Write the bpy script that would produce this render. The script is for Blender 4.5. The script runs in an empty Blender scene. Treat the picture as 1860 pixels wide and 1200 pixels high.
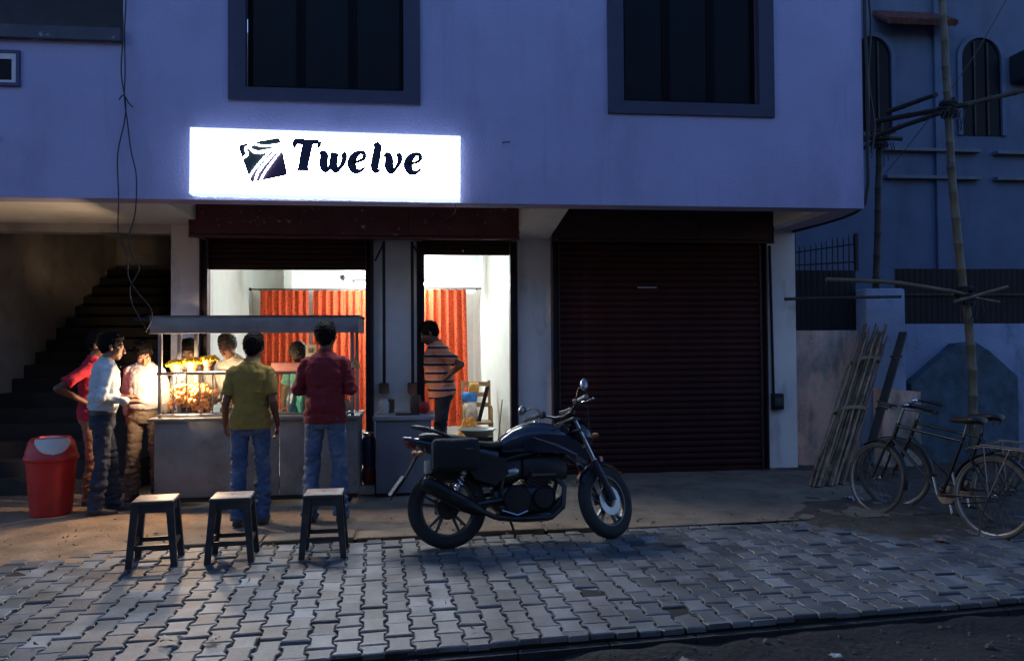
import bpy, bmesh, math, random
from mathutils import Vector, Matrix, Euler, noise
random.seed(7)
R = math.radians
scene = bpy.context.scene
COL = scene.collection

# ------------------------------------------------------------------ camera
YAW, PITCH, ROLL = R(6.5), R(1.2), R(0.4)
fwd = Vector((math.sin(YAW)*math.cos(PITCH), math.cos(YAW)*math.cos(PITCH), math.sin(PITCH)))
r0 = Vector((math.cos(YAW), -math.sin(YAW), 0)); u0 = r0.cross(fwd)
rt = r0*math.cos(ROLL) - u0*math.sin(ROLL); upv = u0*math.cos(ROLL) + r0*math.sin(ROLL)
cam_d = bpy.data.cameras.new('camera'); cam = bpy.data.objects.new('camera', cam_d); COL.objects.link(cam)
cam.matrix_world = Matrix(((rt.x, upv.x, -fwd.x, 0), (rt.y, upv.y, -fwd.y, 0), (rt.z, upv.z, -fwd.z, 1.55), (0, 0, 0, 1)))
cam_d.sensor_width = 36; cam_d.lens = 28.06; cam_d.clip_end = 500; cam_d.clip_start = .05
scene.camera = cam

# ------------------------------------------------------------------ dusk sky, weak sun, exposure
SUN_EL, SUN_ROT = R(5), R(20)
w = bpy.data.worlds.new('World'); scene.world = w; w.use_nodes = True
nt = w.node_tree; nt.nodes.clear()
sky = nt.nodes.new('ShaderNodeTexSky'); sky.sky_type = 'NISHITA'; sky.sun_disc = False
sky.sun_elevation = SUN_EL; sky.sun_rotation = SUN_ROT; sky.air_density = 1.0; sky.dust_density = 0.2; sky.ozone_density = 4.0
tint = nt.nodes.new('ShaderNodeMix'); tint.data_type = 'RGBA'; tint.blend_type = 'MULTIPLY'; tint.inputs[0].default_value = 1
tint.inputs[7].default_value = (1.0, 0.72, 0.76, 1)
bg = nt.nodes.new('ShaderNodeBackground'); bg.inputs[1].default_value = 0.15
wo = nt.nodes.new('ShaderNodeOutputWorld')
nt.links.new(sky.outputs[0], tint.inputs[6]); nt.links.new(tint.outputs[2], bg.inputs[0]); nt.links.new(bg.outputs[0], wo.inputs[0])
sd = bpy.data.lights.new('sun', 'SUN'); sd.energy = 0.01; sd.angle = R(15); sd.color = (0.75, 0.82, 1)
so = bpy.data.objects.new('sun', sd); COL.objects.link(so); so.location = (0, 0, 20)
so.rotation_euler = (R(60), 0, R(-20))
vs = scene.view_settings; vs.view_transform = 'Standard'; vs.look = 'None'; vs.exposure = 2.0; vs.gamma = 1; vs.use_curve_mapping = False
scene.render.engine = 'CYCLES'; scene.cycles.use_denoising = True
scene.cycles.max_bounces = 7; scene.cycles.transparent_max_bounces = 12; scene.cycles.sample_clamp_indirect = 4
SIGN_E, TUBE_L, BULB_W = 17.5, 150.0, 42.0

# ------------------------------------------------------------------ materials
MATS = {}
def mat(name, col, rough=.6, metal=0., var=.12, vs=6., bump=0., bs=40., col2=None, spec=.5, detail=6, emit=None, coat=0):
    if name in MATS: return MATS[name]
    m = bpy.data.materials.new(name); m.use_nodes = True; n = m.node_tree; L = n.links
    b = n.nodes['Principled BSDF']
    b.inputs['Roughness'].default_value = rough; b.inputs['Metallic'].default_value = metal
    b.inputs['Specular IOR Level'].default_value = spec; b.inputs['Coat Weight'].default_value = coat
    tc = n.nodes.new('ShaderNodeTexCoord')
    nz = n.nodes.new('ShaderNodeTexNoise'); nz.inputs['Scale'].default_value = vs; nz.inputs['Detail'].default_value = detail
    L.new(tc.outputs['Object'], nz.inputs['Vector'])
    rp = n.nodes.new('ShaderNodeValToRGB')
    c2 = col2 or tuple(min(1, c*(1+var)) for c in col)
    c1 = col if col2 else tuple(c*(1-var) for c in col)
    rp.color_ramp.elements[0].position = .32; rp.color_ramp.elements[1].position = .68
    rp.color_ramp.elements[0].color = (*c1, 1); rp.color_ramp.elements[1].color = (*c2, 1)
    L.new(nz.outputs['Fac'], rp.inputs[0]); L.new(rp.outputs[0], b.inputs['Base Color'])
    if bump:
        n2 = n.nodes.new('ShaderNodeTexNoise'); n2.inputs['Scale'].default_value = bs; n2.inputs['Detail'].default_value = 5
        L.new(tc.outputs['Object'], n2.inputs['Vector'])
        bp = n.nodes.new('ShaderNodeBump'); bp.inputs['Strength'].default_value = bump; bp.inputs['Distance'].default_value = .02
        L.new(n2.outputs['Fac'], bp.inputs['Height']); L.new(bp.outputs[0], b.inputs['Normal'])
    if emit:
        b.inputs['Emission Color'].default_value = (*emit[0], 1); b.inputs['Emission Strength'].default_value = emit[1]
    m['ramp'] = rp.name; MATS[name] = m
    return m
def wear(m, col, scale, lo, hi, stretch=(1, 1, 1)):
    """lay a second, patchy colour (stain, chipped paint, dirt) over the base colour"""
    n = m.node_tree; L = n.links; b = n.nodes['Principled BSDF']; src = b.inputs['Base Color'].links[0].from_socket
    tc = n.nodes.new('ShaderNodeTexCoord'); mp = n.nodes.new('ShaderNodeMapping'); mp.inputs['Scale'].default_value = stretch
    nz = n.nodes.new('ShaderNodeTexNoise'); nz.inputs['Scale'].default_value = scale; nz.inputs['Detail'].default_value = 9; nz.inputs['Roughness'].default_value = .65
    L.new(tc.outputs['Object'], mp.inputs[0]); L.new(mp.outputs[0], nz.inputs['Vector'])
    rp = n.nodes.new('ShaderNodeValToRGB'); rp.color_ramp.elements[0].position = lo; rp.color_ramp.elements[1].position = hi
    L.new(nz.outputs['Fac'], rp.inputs[0])
    mx = n.nodes.new('ShaderNodeMix'); mx.data_type = 'RGBA'; mx.inputs[7].default_value = (*col, 1)
    L.new(rp.outputs[0], mx.inputs[0]); L.new(src, mx.inputs[6]); L.new(mx.outputs[2], b.inputs['Base Color'])
    return m
def emat(name, col, s):
    m = bpy.data.materials.new(name); m.use_nodes = True; n = m.node_tree; n.nodes.clear()
    e = n.nodes.new('ShaderNodeEmission'); e.inputs[0].default_value = (*col, 1); e.inputs[1].default_value = s
    o = n.nodes.new('ShaderNodeOutputMaterial'); n.links.new(e.outputs[0], o.inputs[0]); MATS[name] = m
    return m
def glassmat(name, tint=(1, 1, 1), refl=.08):
    m = bpy.data.materials.new(name); m.use_nodes = True; n = m.node_tree; n.nodes.clear()
    t = n.nodes.new('ShaderNodeBsdfTransparent'); t.inputs[0].default_value = (*tint, 1)
    g = n.nodes.new('ShaderNodeBsdfGlossy'); g.inputs['Roughness'].default_value = .05
    mx = n.nodes.new('ShaderNodeMixShader'); mx.inputs[0].default_value = refl
    o = n.nodes.new('ShaderNodeOutputMaterial')
    n.links.new(t.outputs[0], mx.inputs[1]); n.links.new(g.outputs[0], mx.inputs[2]); n.links.new(mx.outputs[0], o.inputs[0])
    return m

# ------------------------------------------------------------------ mesh helpers
def sm(o, ang=35):
    me = o.data
    for p in me.polygons: p.use_smooth = True
    me.set_sharp_from_angle(angle=R(ang))
def basis(d):
    d = Vector(d).normalized(); a = Vector((0, 0, 1)) if abs(d.z) < .9 else Vector((1, 0, 0))
    u = d.cross(a).normalized(); return d, u, d.cross(u)
class MB:
    def __init__(s): s.v = []; s.f = []; s.T = None
    def add(s, vs, fs):
        k = len(s.v)
        s.v += [s.T @ Vector(v) if s.T else Vector(v) for v in vs]; s.f += [[i+k for i in f] for f in fs]; return s
    def box(s, a, b, bev=0.):
        x0, y0, z0 = [min(p, q) for p, q in zip(a, b)]; x1, y1, z1 = [max(p, q) for p, q in zip(a, b)]
        if bev <= 0:
            return s.add([(x0,y0,z0),(x1,y0,z0),(x1,y1,z0),(x0,y1,z0),(x0,y0,z1),(x1,y0,z1),(x1,y1,z1),(x0,y1,z1)],
                         [(0,3,2,1),(4,5,6,7),(0,1,5,4),(1,2,6,5),(2,3,7,6),(3,0,4,7)])
        bm = bmesh.new(); bmesh.ops.create_cube(bm, size=1)
        for v in bm.verts: v.co = Vector(((x0+x1)/2+v.co.x*(x1-x0), (y0+y1)/2+v.co.y*(y1-y0), (z0+z1)/2+v.co.z*(z1-z0)))
        bmesh.ops.bevel(bm, geom=bm.edges[:], offset=min(bev, .49*min(x1-x0, y1-y0, z1-z0)), segments=2, affect='EDGES', profile=.5)
        return s.bm(bm)
    def bm(s, bm):
        bm.verts.index_update(); s.add([v.co for v in bm.verts], [[v.index for v in f.verts] for f in bm.faces]); bm.free(); return s
    def loft(s, rings, cap=True, closed=True):
        n = len(rings[0]); vs = [p for r in rings for p in r]; fs = []
        for i in range(len(rings)-1):
            for j in range(n if closed else n-1):
                k = (j+1) % n; fs.append((i*n+j, i*n+k, (i+1)*n+k, (i+1)*n+j))
        if cap: fs.append(tuple(range(n))[::-1]); fs.append(tuple((len(rings)-1)*n+j for j in range(n)))
        return s.add(vs, fs)
    def tube(s, pts, r, n=8, cap=True):
        pts = [Vector(p) for p in pts]; rs = r if isinstance(r, (list, tuple)) else [r]*len(pts)
        rings = []; u = None
        for i, p in enumerate(pts):
            d = (pts[min(i+1, len(pts)-1)] - pts[max(i-1, 0)])
            d = d.normalized() if d.length > 1e-9 else Vector((0, 0, 1))
            if u is None: _, u, _ = basis(d)
            u = (u - d*u.dot(d)).normalized(); v = d.cross(u)
            rings.append([p + (u*math.cos(2*math.pi*k/n) + v*math.sin(2*math.pi*k/n))*rs[i] for k in range(n)])
        return s.loft(rings, cap)
    def lathe(s, prof, o=(0, 0, 0), ax=(0, 0, 1), n=24, cap=True, a0=0, a1=2*math.pi):
        d, u, v = basis(ax); o = Vector(o); full = abs(a1-a0-2*math.pi) < 1e-6
        rings = []
        for k in range(n if full else n+1):
            a = a0+(a1-a0)*k/n; e = u*math.cos(a)+v*math.sin(a)
            rings.append([o+d*h+e*r for r, h in prof])
        m = len(prof); vs = [p for r in rings for p in r]; fs = []
        for i in range(len(rings) if full else len(rings)-1):
            k = (i+1) % len(rings)
            for j in range(m-1): fs.append((i*m+j, k*m+j, k*m+j+1, i*m+j+1))
        if cap and full:
            if prof[0][0] > 1e-6: fs.append(tuple(i*m for i in range(len(rings))))
            if prof[-1][0] > 1e-6: fs.append(tuple(i*m+m-1 for i in range(len(rings)))[::-1])
        return s.add(vs, fs)
    def torus(s, o, ax, RR, r, n=32, m=8, sq=1.):
        return s.lathe([(RR+r*math.cos(2*math.pi*k/m), sq*r*math.sin(2*math.pi*k/m)) for k in range(m+1)], o, ax, n, False)
    def ell(s, c, rad, rot=None, n=14, m=9):
        rings = []; c = Vector(c)
        for i in range(m+1):
            t = math.pi*i/m; t = min(max(t, .03), math.pi-.03)
            ring = []
            for k in range(n):
                a = 2*math.pi*k/n; p = Vector((rad[0]*math.sin(t)*math.cos(a), rad[1]*math.sin(t)*math.sin(a), -rad[2]*math.cos(t)))
                if rot: p = rot @ p
                ring.append(c+p)
            rings.append(ring)
        return s.loft(rings)
    def cap(s, a, b, ra, rb, n=12):
        a = Vector(a); b = Vector(b); d, u, v = basis(b-a); L = (b-a).length
        prof = [(ra*math.sin(t), -ra*math.cos(t)) for t in (.15, .6, 1.1)] + [(ra, 0), (rb, L)] + [(rb*math.cos(t), L+rb*math.sin(t)) for t in (.5, 1., 1.42)]
        return s.lathe(prof, a, d, n)
    def frus(s, a, b, ra, rb, n=14):
        a = Vector(a); b = Vector(b); return s.lathe([(ra, 0), (rb, (b-a).length)], a, b-a, n)
    def prism(s, poly, d):
        d = Vector(d); poly = [Vector(p) for p in poly]; n = len(poly)
        return s.add(poly+[p+d for p in poly], [tuple(range(n))[::-1], tuple(range(n, 2*n))]+[(i, (i+1) % n, n+(i+1) % n, n+i) for i in range(n)])
    def mesh(s, name):
        me = bpy.data.meshes.new(name); me.from_pydata([tuple(v) for v in s.v], [], s.f); me.validate()
        bm = bmesh.new(); bm.from_mesh(me); bmesh.ops.recalc_face_normals(bm, faces=bm.faces[:]); bm.to_mesh(me); bm.free()
        return me
    def build(s, name, m, parent=None, world=False, smooth=None):
        if parent is not None and world:
            o_ = parent.location
            q = parent
            while q.parent: q = q.parent; o_ = o_ + q.location
            s.v = [v-o_ for v in s.v]
        me = s.mesh(name); me.materials.append(m)
        o = bpy.data.objects.new(name, me); COL.objects.link(o)
        if parent: o.parent = parent
        if smooth is not None: sm(o, smooth)
        return o
def tag(o, label=None, cat=None, group=None, kind=None):
    for k, v in (('label', label), ('category', cat), ('group', group), ('kind', kind)):
        if v: o[k] = v
    return o
def thing(name, label, cat, loc=(0, 0, 0), rz=0, group=None, rx=0):
    o = bpy.data.objects.new(name, None); COL.objects.link(o); o.location = loc; o.rotation_euler = (rx, 0, rz)
    o.empty_display_size = .1
    return tag(o, label, cat, group)
def bx(name, a, b, m, parent=None, world=True, bev=0.): return MB().box(a, b, bev).build(name, m, parent, world, smooth=40 if bev else None)
def srect(x, zc, hw, hh, n=16, p=2.6, yc=0):
    """superellipse ring in the y-z plane at x"""
    out = []
    for k in range(n):
        a = 2*math.pi*k/n; c, s_ = math.cos(a), math.sin(a)
        out.append((x, yc+hw*math.copysign(abs(c)**(2/p), c), zc+hh*math.copysign(abs(s_)**(2/p), s_)))
    return out

# ------------------------------------------------------------------ shared materials
PAINT = wear(wear(mat('wall_paint', (.385, .375, .585), .85, var=.08, vs=1.2, bump=.5, bs=45), (.28, .275, .43), 1.6, .52, .8, (1, 1, .35)), (.30, .27, .42), 3.5, .62, .85, (1.6, 1, .10))
PILLAR = wear(mat('pillar_paint', (.80, .75, .72), .8, var=.06, vs=2., bump=.15, bs=50), (.42, .38, .35), 3., .55, .75, (1, 1, .4))
SOFFIT = mat('soffit_paint', (.80, .77, .73), .85, var=.05, bump=.12)
ROOMW = mat('room_paint', (.78, .80, .76), .7, var=.03)
MAROON = wear(mat('maroon_paint', (.115, .028, .032), .45, var=.2, vs=5, bump=.08), (.50, .40, .38), 13., .645, .665, (1, 1, 1.6))
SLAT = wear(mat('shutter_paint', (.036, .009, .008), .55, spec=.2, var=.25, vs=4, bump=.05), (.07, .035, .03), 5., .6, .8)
DARKTRIM = mat('dark_trim', (.045, .045, .085), .7, var=.1)
PANE = mat('dark_window_glass', (.004, .004, .007), .3, var=.2, spec=.12)
IRON = mat('dark_iron', (.03, .028, .03), .5, .6, var=.2)
STEEL = wear(mat('cart_steel', (.24, .235, .23), .45, .25, var=.2, vs=3, bump=.03), (.14, .13, .12), 4., .5, .75)
STEELL = mat('bright_steel', (.45, .43, .42), .3, .9, var=.15)
CONC = wear(mat('concrete', (.235, .175, .12), .9, var=.22, vs=3., bump=.5, bs=30), (.10, .075, .055), 2.2, .5, .72)
DIRT = wear(mat('dirt', (.085, .062, .044), .95, var=.35, vs=4., bump=.8, bs=25), (.15, .12, .095), 6., .55, .75)
ROADD = wear(mat('road_dirt', (.020, .0155, .0135), .95, var=.4, vs=5., bump=.9, bs=28), (.055, .045, .04), 9., .58, .74)
RUBBER = mat('rubber', (.018, .018, .019), .75, var=.15, vs=20, bump=.1, bs=90)
CHROME = mat('chrome', (.6, .6, .62), .18, 1., var=.05)

# ------------------------------------------------------------------ ground
def st(o): o['kind'] = 'structure'; return o
def sheet(x0, x1, y0, y1, step, zf):
    nx = int((x1-x0)/step)+1; ny = int((y1-y0)/step)+1; b = MB()
    b.v = [Vector((x0+(x1-x0)*i/nx, y0+(y1-y0)*j/ny, zf(x0+(x1-x0)*i/nx, y0+(y1-y0)*j/ny))) for j in range(ny+1) for i in range(nx+1)]
    b.f = [(j*(nx+1)+i, j*(nx+1)+i+1, (j+1)*(nx+1)+i+1, (j+1)*(nx+1)+i) for j in range(ny) for i in range(nx)]
    return b
def nz(x, y, z=0, s=1.): return noise.noise(Vector((x*s, y*s, z)))
FRONT = lambda x: 4.17+.098*x          # front edge of the paving
BACK = lambda x: 6.60+.045*x           # back edge of the paving
# far ground
st(bx('ground', (-60, -60, -.5), (60, 60, -.30), DIRT, None))
def road_z(x, y):
    d = FRONT(x)-y
    return -.10+.03*nz(x, y, 1, .8)+.018*nz(x, y, 2, 4)+.008*nz(x, y, 3, 15)+.028*math.exp(-((d-.10)/.12)**2)*(1+nz(x, y, 6, 3))
st(sheet(-9, 12, -3, 5.6, .055, road_z).build('road', ROADD, smooth=180))
# bedding below the pavers (dark joints)
JOINT = mat('joint_soil', (.02, .018, .016), .95, var=.3, vs=20)
b = MB(); b.prism([(-7, FRONT(-7)+.02, -.25), (9, FRONT(9)+.02, -.25), (9, BACK(9)-.01, -.25), (-7, BACK(-7)-.01, -.25)], (0, 0, .232))
pav = st(b.build('pavement', JOINT))
# interlocking I-shaped pavers
PM = bpy.data.materials.new('paver_concrete'); PM.use_nodes = True
n = PM.node_tree; L = n.links; bs_ = n.nodes['Principled BSDF']; bs_.inputs['Roughness'].default_value = .6
oi = n.nodes.new('ShaderNodeObjectInfo'); gi = n.nodes.new('ShaderNodeNewGeometry'); ad = n.nodes.new('ShaderNodeMath'); ad.operation = 'ADD'
fr = n.nodes.new('ShaderNodeMath'); fr.operation = 'FRACT'
L.new(oi.outputs['Random'], ad.inputs[0]); L.new(gi.outputs['Random Per Island'], ad.inputs[1]); L.new(ad.outputs[0], fr.inputs[0])
rp = n.nodes.new('ShaderNodeValToRGB'); el = rp.color_ramp.elements
el[0].position = 0; el[0].color = (.135, .142, .15, 1); el[1].position = 1; el[1].color = (.36, .385, .40, 1)
for p_, c_ in ((.25, (.20, .205, .21, 1)), (.5, (.27, .285, .295, 1)), (.75, (.245, .235, .225, 1))):
    e = el.new(p_); e.color = c_
L.new(fr.outputs[0], rp.inputs[0])
tw = n.nodes.new('ShaderNodeNewGeometry'); nn = n.nodes.new('ShaderNodeTexNoise'); nn.inputs['Scale'].default_value = 3.2; nn.inputs['Detail'].default_value = 8
L.new(tw.outputs['Position'], nn.inputs['Vector'])
r2 = n.nodes.new('ShaderNodeValToRGB'); r2.color_ramp.elements[0].position = .3; r2.color_ramp.elements[0].color = (.34, .31, .29, 1); r2.color_ramp.elements[1].position = .7
L.new(nn.outputs['Fac'], r2.inputs[0])
mx = n.nodes.new('ShaderNodeMix'); mx.data_type = 'RGBA'; mx.blend_type = 'MULTIPLY'; mx.inputs[0].default_value = .85
L.new(rp.outputs[0], mx.inputs[6]); L.new(r2.outputs[0], mx.inputs[7])
n3 = n.nodes.new('ShaderNodeTexNoise'); n3.inputs['Scale'].default_value = 55; n3.inputs['Detail'].default_value = 6
L.new(tw.outputs['Position'], n3.inputs['Vector'])
m4 = n.nodes.new('ShaderNodeMix'); m4.data_type = 'RGBA'; m4.blend_type = 'MULTIPLY'; m4.inputs[0].default_value = .5
L.new(mx.outputs[2], m4.inputs[6]); L.new(n3.outputs['Color'], m4.inputs[7]); L.new(m4.outputs[2], bs_.inputs['Base Color'])
bp = n.nodes.new('ShaderNodeBump'); bp.inputs['Strength'].default_value = .5; bp.inputs['Distance'].default_value = .006
L.new(n3.outputs['Fac'], bp.inputs['Height']); L.new(bp.outputs[0], bs_.inputs['Normal'])
PW, PL, PA = .136, .198, .010
def paver_poly(odd):
    def bnd(v, side):   # trapezoid wave of the column boundary, v in 0..1 along the stone
        t = 1-abs(2*v-1)            # 0 at ends, 1 at the waist
        k = 1 if t < .2 else (-1 if t > .5 else 1-2*(t-.2)/.3)
        return side*(PW/2-.0025+PA*k)
    vs_ = [.024, .10, .25, .75, .90, .976]
    return [(bnd(v, 1), (v-.5)*PL) for v in vs_]+[(bnd(v, -1), (v-.5)*PL) for v in vs_[::-1]]
def clip(poly, fn):
    out = []
    for i in range(len(poly)):
        p, q = poly[i], poly[(i+1) % len(poly)]; a, c = fn(p), fn(q)
        if a >= 0: out.append(p)
        if (a >= 0) != (c >= 0):
            t = a/(a-c); out.append((p[0]+t*(q[0]-p[0]), p[1]+t*(q[1]-p[1])))
    return out
def paver_solid(poly, h=.03):
    cx = sum(p[0] for p in poly)/len(poly); cy = sum(p[1] for p in poly)/len(poly)
    k = .915
    rings = [[(x, y, -h) for x, y in poly], [(x, y, -.006) for x, y in poly],
             [(cx+(x-cx)*k, cy+(y-cy)*k, 0) for x, y in poly]]
    return rings
ang = R(3.2); ca, sa = math.cos(ang), math.sin(ang)
stones = []
base = paver_poly(0)
for i in range(-60, 72):
    for j in range(-30, 30):
        u_ = i*PW; v_ = j*PL+(PL/2 if i % 2 else 0)
        x = ca*u_-sa*v_+.5; y = sa*u_+ca*v_+5.4
        if x < -6 or x > 8.5 or y < 3 or y > 8: continue
        f = (FRONT(x)+.005-y, y-BACK(x)+.02)
        if max(f) > .11: continue
        stones.append((x, y))
pm_shared = []
for k in range(8):
    q = MB(); q.loft(paver_solid([(x*random.uniform(.985, 1.01), y*random.uniform(.985, 1.01)) for x, y in base]))
    me = q.mesh('paver'); me.materials.append(PM)
    for p in me.polygons: p.use_smooth = True
    me.set_sharp_from_angle(angle=R(30)); pm_shared.append(me)
rest = MB(); cnt = 0
vis = lambda x, y: -.62*y-.1 < x < .86*y+.1
stones = [s for s in stones if vis(*s) or abs(s[1]-5) > 0]
order = sorted(stones, key=lambda s: (0 if vis(*s) and s[1] > 3.55+.06*abs(s[0]) else 1, s[1]**2+.25*s[0]**2))
for x, y in order:
    fr_ = FRONT(x)+.005; edge = (y-fr_ < .13) or (BACK(x)-.02-y < .13)
    dz = (random.gauss(0, .004) if random.random() < .93 else -random.uniform(.006, .016))+.010*nz(x, y, 5, 1.1); rxx, ryy = random.gauss(0, .012), random.gauss(0, .012)
    M = Matrix.Translation((x, y, dz)) @ Euler((rxx, ryy, ang+random.gauss(0, .012))).to_matrix().to_4x4()
    if edge:
        wp = [(M @ Vector((px, py, 0))) for px, py in base]
        poly = clip([(p.x, p.y) for p in wp], lambda p: p[1]-FRONT(p[0])-.004)
        if len(poly) > 2: poly = clip(poly, lambda p: BACK(p[0])-.02-p[1])
        if len(poly) < 3: continue
        ar = abs(sum(poly[i][0]*poly[(i+1) % len(poly)][1]-poly[(i+1) % len(poly)][0]*poly[i][1] for i in range(len(poly))))/2
        if ar < .003: continue
        cx = sum(p[0] for p in poly)/len(poly); cy = sum(p[1] for p in poly)/len(poly)
        rings = paver_solid([(p[0]-cx, p[1]-cy) for p in poly]); Mt = Matrix.Translation((cx, cy, dz))
        if cnt < 296 and vis(cx, cy):
            o = MB().loft(rings).build('paver', PM, pav, smooth=30); o.matrix_local = Mt; cnt += 1
        else: rest.T = Mt; rest.loft(rings)
    elif cnt < 296 and vis(x, y):
        o = bpy.data.objects.new('paver', random.choice(pm_shared)); COL.objects.link(o); o.parent = pav; o.matrix_local = M; cnt += 1
    else:
        rest.T = M; rest.loft(paver_solid(base))
o = rest.build('paver_field', PM, pav, smooth=30); o['kind'] = 'stuff'
# concrete kerb edge of the paving
KERB = mat('kerb_concrete', (.022, .02, .02), .9, var=.3, vs=6, bump=.4)
b = MB()
for i in range(34):
    x0 = -7+i*.5; x1 = x0+.49
    b.prism([(x0, FRONT(x0)-.055, -.3), (x1, FRONT(x1)-.055, -.3), (x1, FRONT(x1)-.004, -.3), (x0, FRONT(x0)-.004, -.3)], (0, 0, .255+.02*nz(x0, 0, 3, 2)))
st(b.build('kerb', KERB))
# concrete apron in front of the shop
def apron_z(x, y): return .006+.012*nz(x, y, 4, 1.5)+.004*nz(x, y, 5, 9)+.012*max(0, min(1, (y-7.0)/1.5))
b = sheet(-7, 4.75, 6.0, 10.2, .06, lambda x, y: apron_z(x, y))
b.v = [Vector((v.x, max(v.y, BACK(v.x)+.005), v.z)) for v in b.v]
st(b.build('apron', CONC, smooth=180))
# edging slabs along the apron, cracked
for i, (x0, x1) in enumerate(((-1.95, -1.28), (-1.26, -.55), (-.53, .28), (.30, 1.02), (1.05, 1.75))):
    b = MB(); y0 = BACK((x0+x1)/2)+.004
    b.loft([[(x0, y0-.01, z), (x1, y0-.01+.045*(x1-x0), z), (x1, y0+.26, z), (x0, y0+.24, z)] for z in (-.1, .026)] +
           [[(x0+.01, y0, .032), (x1-.01, y0+.045*(x1-x0), .032), (x1-.01, y0+.25, .032), (x0+.01, y0+.23, .032)]])
    o = b.build('edging_slab', CONC); o.location.z = random.uniform(-.012, .006); st(o)
# earth patch, left, and drifted soil over the pavers, right
def soilL(x, y): return .020+.03*nz(x, y, 7, 1.0)+.012*nz(x, y, 8, 5)-.05*max(0, x+2.6)-.09*max(0, 6.6-y)*1.0
st(sheet(-7, -1.9, 5.9, 9.0, .06, soilL).build('earth', mat('brown_earth', (.27, .18, .105), .95, var=.35, vs=3, bump=.7, bs=30), smooth=180))
def soilR(x, y):
    k = min(1, max(0, (x-2.2)/1.6))*min(1, max(0, (y-5.0)/1.1))
    return -.066+.073*k+.034*nz(x, y, 9, 1.3)+.016*nz(x, y, 10, 6)+.006*nz(x, y, 11, 20)
st(sheet(1.8, 12, 4.6, 10.2, .06, soilR).build('drifted_soil', DIRT, smooth=180))
# gravel and rubbish on the road and soil
b = MB()
for k in range(900):
    if k < 650: x = random.uniform(-.5, 5); y = random.uniform(2.8, FRONT(x)-.12); z = road_z(x, y)
    else: x = random.uniform(2.5, 6.5); y = random.uniform(6, 9); z = soilR(x, y)
    r = random.uniform(.004, .016)*(1 if random.random() < .93 else 2)
    b.ell((x, y, z+r*.3), (r, r*random.uniform(.6, 1), r*random.uniform(.4, .8)), Euler((random.random(), random.random(), random.random()*6)).to_matrix(), 6, 4)
o = b.build('gravel', mat('gravel_stone', (.10, .085, .075), .9, var=.5, vs=8)); o['kind'] = 'stuff'
tag(o, 'scattered gravel on the dark dirt road', 'gravel')
def scrap(x, y, z, s, col, label, name='paper_scrap'):
    q = MB(); rings = []
    for i in range(6):
        rings.append([(-s/2+s*i/5, -s*.35+s*.7*j/5, .012+s*.22*nz(i*.7+x*9, j*.7+y*7, 3, 1)+s*.10) for j in range(6)])
    q.loft(rings, cap=False, closed=False)
    q.v += [v-Vector((0, 0, .003)) for v in q.v]; nn_ = len(q.f); q.f += [[i+36 for i in f][::-1] for f in q.f[:nn_]]
    o = q.build(name, mat('scrap_%.2f_%.2f' % (col[0], col[1]), col, .8), smooth=60); o.location = (x, y, z); o.rotation_euler.z = random.random()*6
    tag(o, label, 'litter')

# ------------------------------------------------------------------ the shop building
bld = thing('shop_building', 'white plastered two-storey shop building with overhanging upper floor and maroon shutters', 'building', (0, 9.6, 0))
def B(name, a, b_, m, parent=bld, bev=0.): return bx(name, a, b_, m, parent, True, bev)
YF, YW, ZS, XR = 8.0, 9.6, 3.0, 4.70
WL = (-1.856, .003, 3.975); WR = (1.92, 3.705, 3.945)   # window surrounds: left, right, bottom
WT = 5.75; TOP = 7.2
# upper wall built round the openings, thickness .25
b = MB(); y0, y1 = YF, YF+.25
b.box((-9, y0, ZS), (XR, y1, WR[2])); b.box((-2.84, y0, WR[2]), (WL[0], y1, TOP)); b.box((WL[0], y0, WR[2]), (WL[1], y1, WL[2]))
b.box((WL[1], y0, WR[2]), (WR[0], y1, TOP)); b.box((WR[1], y0, WR[2]), (XR, y1, TOP)); b.box((WL[0], y0, WT), (WL[1], y1, TOP)); b.box((WR[0], y0, WT), (WR[1], y1, TOP))
b.box((-9, y0, WR[2]), (-2.84, y1, 4.56)); b.box((XR-.25, y1, ZS), (XR, 14, TOP)); b.box((-9, y0, 6.4), (-2.84, y1, TOP))
b.build('upper_wall', PAINT, bld, True)
B('roof_slab', (-9, YF+.002, TOP), (XR-.002, 14, TOP+.15), PAINT)
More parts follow.
